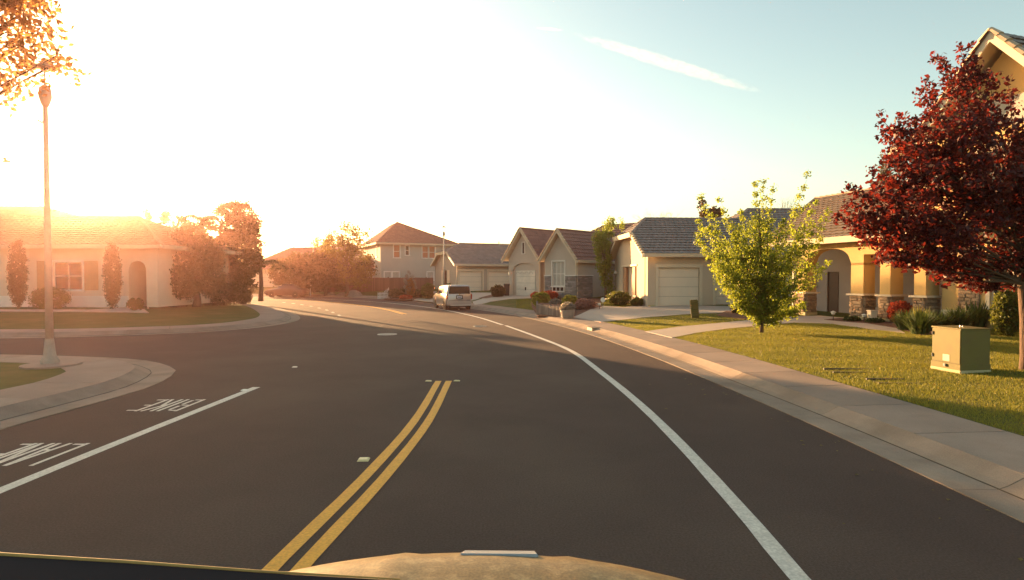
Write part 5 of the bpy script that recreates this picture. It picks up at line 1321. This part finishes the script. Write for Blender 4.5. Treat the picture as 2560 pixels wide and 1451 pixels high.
# small concrete collar at the left lamp foot
tag(obj('lamp_footing', MB().lathe([(.55, -.02), (.55, .05), (.2, .06)], (pL[0] + .05, pL[1] - .02, .14), 20), M['concrete']), 'round concrete footing around the left lamp post', 'footing')
def plight(u, v, label, h=.34, k=1.0, hh=hR):
    b = G(u, v, hh); t = thing('path_light', label, 'garden light', b)
    obj('stake', MB().tube([(0, 0, -.05), (0, 0, h * .7)], .014 * k, 6), M['blackplastic'], t); obj('lamp_head', MB().lathe([(.05 * k, h * .7), (.055 * k, h * .9), (.09 * k, h * .92), (.02, h * 1.08)], n=10), M['lampglass'], t)
plight(2083, 802, 'small mushroom path light at the tip of the porch bed', .36, 1.3)
plight(2160, 806, 'path light half hidden in the low plants', .3, 1.2)
plight(1498.6, 774, 'small dark path light at the mulch bed corner', .34, 1.2)
b = G(2180, 806); t = thing('bollard_light', 'square cream bollard beside the stone pier', 'bollard', b); obj('post', MB().box(-.12, .12, -.12, .12, -.1, .42), M['trim'], t, bevel=.01); obj('cap', MB().box(-.14, .14, -.14, .14, .42, .46), M['trim'], t)
b = G(1507, 772); t = thing('yard_sign', 'small white octagonal yard sign on a stake by the tan house', 'sign', b)
mb = MB(); mb.prism([(.13 * math.cos(a), -.01, .50 + .15 * math.sin(a)) for a in np.arange(8) * math.pi / 4 + .39], (0, .02, 0)); obj('sign_board', mb, M['trim_w'], t); obj('stake', MB().tube([(0, 0, -.1), (0, 0, .4)], .012, 5), M['metal'], t)
b = G(1267, 740); t = thing('trash_bin', 'narrow dark bin standing beside the dark bush', 'bin', b); obj('body', MB().hexa([(-.2, -.2, 0), (.2, -.2, 0), (.2, .2, 0), (-.2, .2, 0), (-.24, -.24, .95), (.24, -.24, .95), (.24, .24, .95), (-.24, .24, .95)]), M['blackplastic'], t); obj('lid', MB().box(-.26, .26, -.28, .26, .955, 1.02), M['blackplastic'], t)

# log-edged planter and tub
pl = thing('log_planter', 'raised bed edged with upright weathered logs by the sidewalk', 'planter', G(1372, 788))
a, b2 = G(1343, 786), G(1404, 793)
for k in range(19):
    p = a.lerp(b2, k / 18) - pl.location; h = .50 + random.uniform(-.03, .04)
    obj('log', MB().lathe([(.058, -.1), (.058, h - .01), (.045, h)], (p.x, p.y, 0), 8), M['wood_pale'], pl)
c_ = G(1343, 768)
for k in range(1, 9):
    p = a.lerp(c_, k / 8) - pl.location; obj('log', MB().lathe([(.058, -.1), (.058, .47), (.045, .48)], (p.x, p.y, 0), 8), M['wood_pale'], pl)
mbf = MB(); pts = [a - pl.location + Vector((.05, .1, 0)), b2 - pl.location + Vector((0, .1, 0)), G(1430, 772) - pl.location, c_ - pl.location + Vector((.1, 0, 0))]
mbf.prism([Vector((p.x, p.y, .38)) for p in pts], (0, 0, -.4)); obj('soil_fill', mbf, M['mulch'], pl)
b = G(1419, 796); tub = thing('planter_tub', 'grey half-barrel tub in front of the log planter', 'planter', b)
obj('barrel', MB().lathe([(.28, 0), (.33, .2), (.36, .42), (.33, .42), (.30, .36)], n=18), M['wood_pale'], tub, smooth=False)
for z in (.08, .32): obj('hoop', MB().lathe([(.31 + z * .15, z), (.315 + z * .15, z + .04)], n=18), M['iron'], tub)
t = bush('flowering_plant', 'white flowering plant growing in the grey tub', (b.x, b.y, b.z + .33), .40, .4, .42, 'l_silver', n=130, ls=.07)

# fences
fa, fb = Y(745, 740, 66.5), Y(1083, 740, 63.0); fz = .55
fn = thing('wooden_fence', 'long brown board fence in front of the two-storey house', 'fence', (fa.x, fa.y, fz)); d = Vector((fb.x - fa.x, fb.y - fa.y, 0)); Lf = d.length; d.normalize(); n_ = Vector((d.y, -d.x, 0)); nb = 118; w = Lf / nb
pm = mesh_of('fence_board', MB().box(.006, .994, 0, .022, 0, 1), M['fence'])
for k in range(nb):
    o = d * (w * k); R = Matrix(((d.x, -n_.x, 0, o.x), (d.y, -n_.y, 0, o.y), (0, 0, 1, -.1), (0, 0, 0, 1))); inst('fence_board', pm, R @ Matrix.Diagonal((w, 1, 1.66 + random.uniform(-.015, .02), 1)), fn)
for k in range(0, nb, 16):
    o = d * (w * k) + n_ * -.08; obj('fence_post', MB().box(o.x - .05, o.x + .05, o.y - .05, o.y + .05, -.2, 1.66), M['fence'], fn)
for z in (.3, 1.35): obj('rail', MB().tube([Vector((0, 0, z)) - n_ * .05, d * Lf + Vector((0, 0, z)) - n_ * .05], .035, 4), M['fence'], fn)
pa = G(944, 746.5); pk = thing('picket_fence', 'short white picket fence curving up beside the shrub bed', 'fence', pa)
prev = None
for k in range(9):
    p = G(945 + k * 3.3, 746.5 - k * .35) - pa; h = .52 + (0 if k < 5 else (k - 4) * .10); mb = MB(); r = .026
    mb.prism([(p.x - r, p.y, p.z - .05), (p.x + r, p.y, p.z - .05), (p.x + r, p.y, p.z + h), (p.x, p.y, p.z + h + .07), (p.x - r, p.y, p.z + h)], (0, .025, 0)); obj('picket', mb, M['picket'], pk)
    if prev is not None:
        for z in (.15, .42): obj('rail', MB().tube([prev + Vector((0, .04, z)), p + Vector((0, .04, z))], .02, 4), M['picket'], pk)
    prev = p
# boulders by the fence
for u, v, rx, rz, lab in ((823, 738, .6, .36, 'left pale boulder in front of the brown fence'), (856, 738, .6, .28, 'flat pale boulder in the middle of three'), (889, 740, .85, .55, 'largest pale boulder right of a tree trunk')):
    b = G(u, v); bm2 = bmesh.new(); bmesh.ops.create_icosphere(bm2, subdivisions=3, radius=1)
    for q in bm2.verts:
        f = 1 + .16 * math.sin(q.co.x * 3.1 + u) * math.cos(q.co.y * 2.7) + .1 * math.sin(q.co.z * 5 + u); q.co = Vector((q.co.x * rx * f, q.co.y * .6 * f, q.co.z * rz * f))
    me = bpy.data.meshes.new('boulder'); bm2.to_mesh(me); bm2.free(); me.materials.append(M['rock']); o = bpy.data.objects.new('boulder', me); COL.objects.link(o); o.location = b; tag(o, lab, 'boulder', 'boulders by the fence')
b = G(776, 739); t = thing('sign_post', 'thin white post with a short arm before the dark trees', 'post', b); obj('post', MB().tube([(0, 0, -.1), (0, 0, 1.9)], .04, 6), M['picket'], t); obj('arm', MB().tube([(0, 0, 1.1), (.35, 0, 1.15)], .05, 5), M['picket'], t)

# ------------------------------------------------------------------ silver boxy van
def vehicle(label, loc, rz, paint, Lc=3.95, Wd=1.69, H=1.62, boxy=True, cat='van', name='parked_van'):
    """local: rear at y=0, front at y=Lc, x right"""
    t = thing(name, label, cat, loc, rz); hw = Wd / 2
    if boxy: st_ = [(0.0, .36, .98, 1.575, .69), (.06, .30, 1.0, 1.61, .71), (.35, .26, 1.02, 1.62, .715), (1.6, .24, 1.02, 1.62, .715), (2.35, .24, 1.02, 1.58, .70), (2.95, .24, 1.02, 1.12, .66), (3.05, .24, 1.0, 1.05, .68), (3.65, .26, .90, .93, .66), (3.88, .30, .70, .74, .60), (3.95, .36, .60, .62, .55)]
    else: st_ = [(0, .4, .78, .82, .6), (.1, .3, .86, .90, .62), (.75, .24, .9, .95, .62), (1.35, .24, .92, 1.38, .54), (2.3, .24, .92, 1.43, .56), (3.15, .24, .9, .98, .6), (4.0, .26, .78, .82, .62), (4.35, .34, .62, .66, .56), (4.42, .4, .55, .58, .5)]
    rings = []
    for y, zb, zbelt, zt, tw_ in st_:
        e = 0 if 0.05 < y < st_[-1][0] - .05 else .05
        w = hw - e; r = [(-w * .92, zb), (-w, zb + .12), (-w * 1.0, zbelt - .08), (-w * .985, zbelt), (-tw_, zt - .06), (-tw_ + .09, zt), (0, zt + .02), (tw_ - .09, zt), (tw_, zt - .06), (w * .985, zbelt), (w, zbelt - .08), (w, zb + .12), (w * .92, zb)]
        rings.append([(x, y, z) for x, z in r])
    mb = MB(); k = len(rings[0])
    for r in rings: mb.v += r
    for i in range(len(rings) - 1):
        for j in range(k): mb.f.append((i * k + j, (i + 1) * k + j, (i + 1) * k + (j + 1) % k, i * k + (j + 1) % k))
    mb.f.append(tuple(range(k))); mb.f.append(tuple((len(rings) - 1) * k + j for j in range(k))[::-1])
    body = obj('body', mb, M[paint], t, bevel=.012, smooth=False)
    for p in body.data.polygons: p.use_smooth = True
    if boxy:
        zg0, zg1 = 1.05, 1.50
        obj('rear_window', MB().hexa([(-.72, -.018, 1.06), (.72, -.018, 1.06), (.72, .03, 1.06), (-.72, .03, 1.06), (-.66, -.014, 1.535), (.66, -.014, 1.535), (.66, .06, 1.535), (-.66, .06, 1.535)]), M['glass'], t, bevel=.01)
        for s in (-1, 1):
            for (y0, y1, n_) in ((.16, 1.0, 'side_window'), (1.08, 1.78, 'side_window'), (1.86, 2.55, 'side_window')):
                x0, x1 = s * (hw * .985 + .004), s * (.715 + .010)
                q = [(x0, y0, 1.06), (x0, y1, 1.06), (x1 + s * .012, y1 - (.12 if y1 > 2.2 else 0), 1.50), (x1 + s * .012, y0, 1.50)]
                obj(n_, MB().prism(q, (-s * .02, 0, 0)), M['glass'], t)
            obj('tail_light', MB().box(s * hw - .07 if s > 0 else -hw - .012, s * hw + .012 if s > 0 else -hw + .07, -.02, .10, .72, 1.04), M['tail'], t, bevel=.008)
            obj('side_mirror', MB().box(s * .98 - .09, s * .98 + .09, 2.62, 2.74, 1.02, 1.18), M[paint], t, bevel=.02)
            obj('sill_strip', MB().box(s * hw - .02, s * hw + .02, .95, 2.75, .24, .31), M['chrome'], t)
            obj('headlight', MB().box(s * .62 - .14, s * .62 + .14, 3.86, 3.95, .62, .76), M['lampglass'], t, bevel=.02)
        obj('windscreen', MB().hexa([(-.68, 2.98, 1.08), (.68, 2.98, 1.08), (.68, 2.9, 1.08), (-.68, 2.9, 1.08), (-.6, 2.46, 1.53), (.6, 2.46, 1.53), (.6, 2.38, 1.53), (-.6, 2.38, 1.53)]), M['glass'], t)
        bp = obj('rear_bumper', MB().box(-hw + .03, hw - .03, -.07, .06, .34, .60), M[paint], t, bevel=.03)
        obj('bumper_strip', MB().box(-.6, .75, -.075, 0, .30, .335), M['trim_w'], t)
        obj('hatch_seam', MB().box(-.70, .70, -.016, .02, .615, .63), M['blackplastic'], t)
        pl_ = obj('number_plate', MB().box(-.16, .16, -.035, -.012, .76, .92), M['plate'], t); obj('plate_marks', MB().box(-.11, .11, -.038, -.034, .81, .87), M['plate_ink'], pl_); obj('plate_frame', MB().box(-.22, .22, -.03, -.005, .71, .97), M['blackplastic'], t)
        obj('badge', MB().lathe([(.045, 0), (.045, .012)], n=12), M['chrome'], t).matrix_local = Matrix.Translation((0, -.006, 1.015)) @ Matrix.Rotation(R_(90), 4, 'X')
        obj('wiper', MB().tube([(0, -.03, 1.05), (.28, -.02, 1.10)], .01, 4), M['blackplastic'], t)
        ax = (.62, 3.12)
    else:
        obj('windows', MB().hexa([(-.62, 1.05, .93), (.62, 1.05, .93), (.62, 3.05, .93), (-.62, 3.05, .93), (-.565, 1.45, 1.40), (.565, 1.45, 1.40), (.575, 2.3, 1.42), (-.575, 2.3, 1.42)]), M['glass'], t)
        ax = (.85, 3.5)
    obj('underside', MB().box(-hw + .12, hw - .12, .15, Lc - .2, .2, .32), M['blackplastic'], t)
    for y in ax:
        for s in (-1, 1):
            R = Matrix.Translation((s * (hw - .09), y, .305)) @ Matrix.Rotation(R_(90) * s, 4, 'Y')
            wh = obj('wheel', MB().lathe([(.2, -.10), (.29, -.10), (.305, -.06), (.305, .07), (.29, .10), (.2, .10)], n=24), M['rubber'], t); wh.matrix_local = R
            obj('rim', MB().lathe([(.195, .0), (.195, .085), (.17, .09), (.06, .06), (.05, .10), (.01, .10)], n=10), M['rim'], wh)
            obj('wheel_arch', MB().lathe([(.35, -.02), (.35, .095), (.30, .095), (.30, -.02)], n=24), M['blackplastic'], t).matrix_local = R
    return t
vx, vy = P(1149, 775)[0], P(1149, 775)[1]
vehicle('silver boxy van parked along the right kerb', (vx + .02, vy - .35, 0.0), math.atan2(.95, 2.31) - .02, 'silver')
cbp = P(752, 743.5); vehicle('dark low car glinting at the far end of the street', (cbp[0] + .5, cbp[1] + .3, 0), R_(84), 'darkpaint', 4.42, 1.75, 1.43, False, 'car', 'parked_car')
cbp = P(505, 760); vehicle('dark car hidden under the left trees beside the peach house', (-21.6, 40.5, .42), R_(75), 'darkpaint', 4.42, 1.75, 1.43, False, 'car', 'parked_car')

# ------------------------------------------------------------------ our own vehicle: hood and dash edge
hd = thing('car', 'dusty gold hood of the car the picture is taken from', 'car', (-.12, 0, 0))
nx, ny = 40, 34; mb = MB()
for j in range(ny + 1):
    y = .75 + 1.23 * j / ny
    for i in range(nx + 1):
        x = -.95 + 1.9 * i / nx
        yf = 1.86 - .16 * (x / .9) ** 2; q = max(0, (y - (yf - .42)) / .42)
        z = 1.335 - .088 * (x / .85) ** 2 - .015 * abs(x / .85) ** 6 - .30 * q ** 2.6 - .03 * (1.2 - y) * 0
        rg = .016 * (math.exp(-((abs(x - .05) - .235) / .03) ** 2)) * max(0, 1 - q * .8)
        pan = .012 * (1 if abs(x - .05) < .2 else math.exp(-((abs(x - .05) - .2) / .03) ** 2)); z += rg * .35 - pan * .4
        mb.v.append((x, min(y, yf + .0 + .12 * min(1, q)), z))
for j in range(ny):
    for i in range(nx): k = j * (nx + 1) + i; mb.f.append((k, k + 1, k + nx + 2, k + nx + 1))
obj('hood', mb, M['hood'], hd, smooth=True)
obj('scoop_lip', MB().hexa([(-.03, 1.565, 1.30), (.194, 1.565, 1.297), (.194, 1.645, 1.255), (-.03, 1.645, 1.258), (-.03, 1.565, 1.322), (.194, 1.565, 1.320), (.190, 1.645, 1.290), (-.022, 1.645, 1.292)]), M['hoodshine'], hd, bevel=.004)
obj('body_underside', MB().box(-.85, .85, .7, 1.6, .55, 1.05), M['blackplastic'], hd)
da, db, dc = Y(-260, 1352, .62), Y(640, 1432, .62), Y(1330, 1470, .62); o3 = Vector((.12, 0, 0))
mb = MB()
for p in (da, db, dc): pass
pp = [da + o3, Y(0, 1390, .62) + o3, Y(320, 1409, .62) + o3, db + o3, Y(1000, 1452, .62) + o3, dc + o3]
k = 0
for p in pp:
    mb.v += [tuple(p), tuple(p + Vector((0, -.12, -.035))), tuple(p + Vector((0, -.13, -.25))), tuple(p + Vector((0, .0, -.25)))]
for i in range(len(pp) - 1):
    for j in range(4): mb.f.append((i * 4 + j, i * 4 + (j + 1) % 4, (i + 1) * 4 + (j + 1) % 4, (i + 1) * 4 + j))
mb.f.append((0, 3, 2, 1)); mb.f.append(tuple((len(pp) - 1) * 4 + j for j in range(4)))
obj('dash_edge', mb, M['dash'], hd)
obj('sunlit_rim', MB().tube([p + Vector((0, .002, .0005)) for p in pp[:5]], [.0022, .0022, .002, .0016, .0008], 8), M['dashrim'], hd)

# ------------------------------------------------------------------ bird, contrail, haze
bp_ = Y(16, 405, 22); bd_ = thing('bird', 'small dark bird flying at the left edge of the sky', 'bird', bp_)
bs = MB().tube([(-.2, 0, 0), (-.1, 0, 0), (0, 0, .02), (.12, 0, .02), (.2, 0, .05)], [.01, .05, .06, .045, .015], 8)
bs.add([(-.06, .02, .02), (.06, .02, .02), (.10, .35, .14), (-.02, .38, .14)], [(0, 1, 2, 3)]); bs.add([(-.06, -.02, .02), (.06, -.02, .02), (.22, -.25, .12), (.1, -.3, .12)], [(0, 1, 2, 3)])
obj('body', bs, M['bird'], bd_)

cm = bpy.data.materials.new('contrail_vapour'); n, l = nodes_of(cm)
for x in list(n): 
    if x.type != 'OUTPUT_MATERIAL': n.remove(x)
out = [x for x in n if x.type == 'OUTPUT_MATERIAL'][0]
pv = n.new('ShaderNodeVolumePrincipled'); pv.inputs['Color'].default_value = (1, 1, 1, 1); pv.inputs['Anisotropy'].default_value = .35
pv.inputs['Anisotropy'].default_value = .5
def MN(op, a, b=None):
    m = n.new('ShaderNodeMath'); m.operation = op
    for i, x in enumerate((a, b)):
        if x is None: continue
        if isinstance(x, (int, float)): m.inputs[i].default_value = x
        else: l.new(x, m.inputs[i])
    return m.outputs[0]
tc = n.new('ShaderNodeTexCoord'); mp = n.new('ShaderNodeMapping'); mp.inputs['Scale'].default_value = (6, .8, .8); l.new(tc.outputs['Object'], mp.inputs[0])
tx = n.new('ShaderNodeTexNoise'); tx.inputs['Scale'].default_value = 1.6; tx.inputs['Detail'].default_value = 6; tx.inputs['Roughness'].default_value = .65; l.new(mp.outputs[0], tx.inputs['Vector'])
ln = n.new('ShaderNodeVectorMath'); ln.operation = 'LENGTH'; l.new(tc.outputs['Object'], ln.inputs[0])
fall = MN('SUBTRACT', 1.0, MN('MULTIPLY', ln.outputs['Value'], ln.outputs['Value']))
nz = MN('MULTIPLY', MN('SUBTRACT', tx.outputs['Fac'], .42), 5.0)
dn = MN('MULTIPLY', MN('MAXIMUM', MN('MULTIPLY', fall, MN('MINIMUM', MN('MAXIMUM', MN('ADD', nz, MN('MULTIPLY', fall, .35)), 0.0), 1.4)), 0.0), .0075)
l.new(dn, pv.inputs['Density']); l.new(pv.outputs[0], out.inputs['Volume'])
CY = 3000.0
def puff(name, label, u0, v0, u1, v1, hw, cat):
    p0, p1 = Y(u0, v0, CY), Y(u1, v1, CY + 250); mb = MB(); nr = 24
    for i in range(nr + 1):
        a = math.pi * i / nr
        for j in range(12): t = 2 * math.pi * j / 12; mb.v.append((-math.cos(a), math.sin(a) * math.cos(t), math.sin(a) * math.sin(t)))
    for i in range(nr):
        for j in range(12): mb.f.append((i * 12 + j, i * 12 + (j + 1) % 12, (i + 1) * 12 + (j + 1) % 12, (i + 1) * 12 + j))
    o = obj(name, mb, cm, smooth=True); d = (p1 - p0); x = d.normalized(); yv = Vector((0, 1, 0)); yv = (yv - x * yv.dot(x)).normalized(); z = x.cross(yv); c = (p0 + p1) / 2; r = hw * CY / F
    o.matrix_world = Matrix(((x.x, yv.x, z.x, c.x), (x.y, yv.y, z.y, c.y), (x.z, yv.z, z.z, c.z), (0, 0, 0, 1))) @ Matrix.Diagonal((d.length / 2, r, r, 1))
    return tag(o, label, cat)
puff('contrail', 'long white vapour trail slanting down across the blue sky', 1425, 82, 1915, 234, 17, 'contrail')
puff('contrail', 'faint detached wisp at the upper left end of the vapour trail', 1335, 70, 1412, 76, 4.5, 'contrail')

HZ = 0.0007  # pinkish scattering air added to imitate lens glare around the sun
hm = bpy.data.materials.new('glare_haze'); n, l = nodes_of(hm)
for x in list(n): 
    if x.type != 'OUTPUT_MATERIAL': n.remove(x)
out = [x for x in n if x.type == 'OUTPUT_MATERIAL'][0]
pv = n.new('ShaderNodeVolumePrincipled'); pv.inputs['Color'].default_value = (1.0, .54, .47, 1); pv.inputs['Density'].default_value = HZ; pv.inputs['Anisotropy'].default_value = .85
l.new(pv.outputs[0], out.inputs['Volume'])
hz = obj('haze', MB().box(-405, 405, -155, 505, -1.1, 14), hm); tag(hz, 'warm haze added over the whole street for lens glare', kind='stuff')
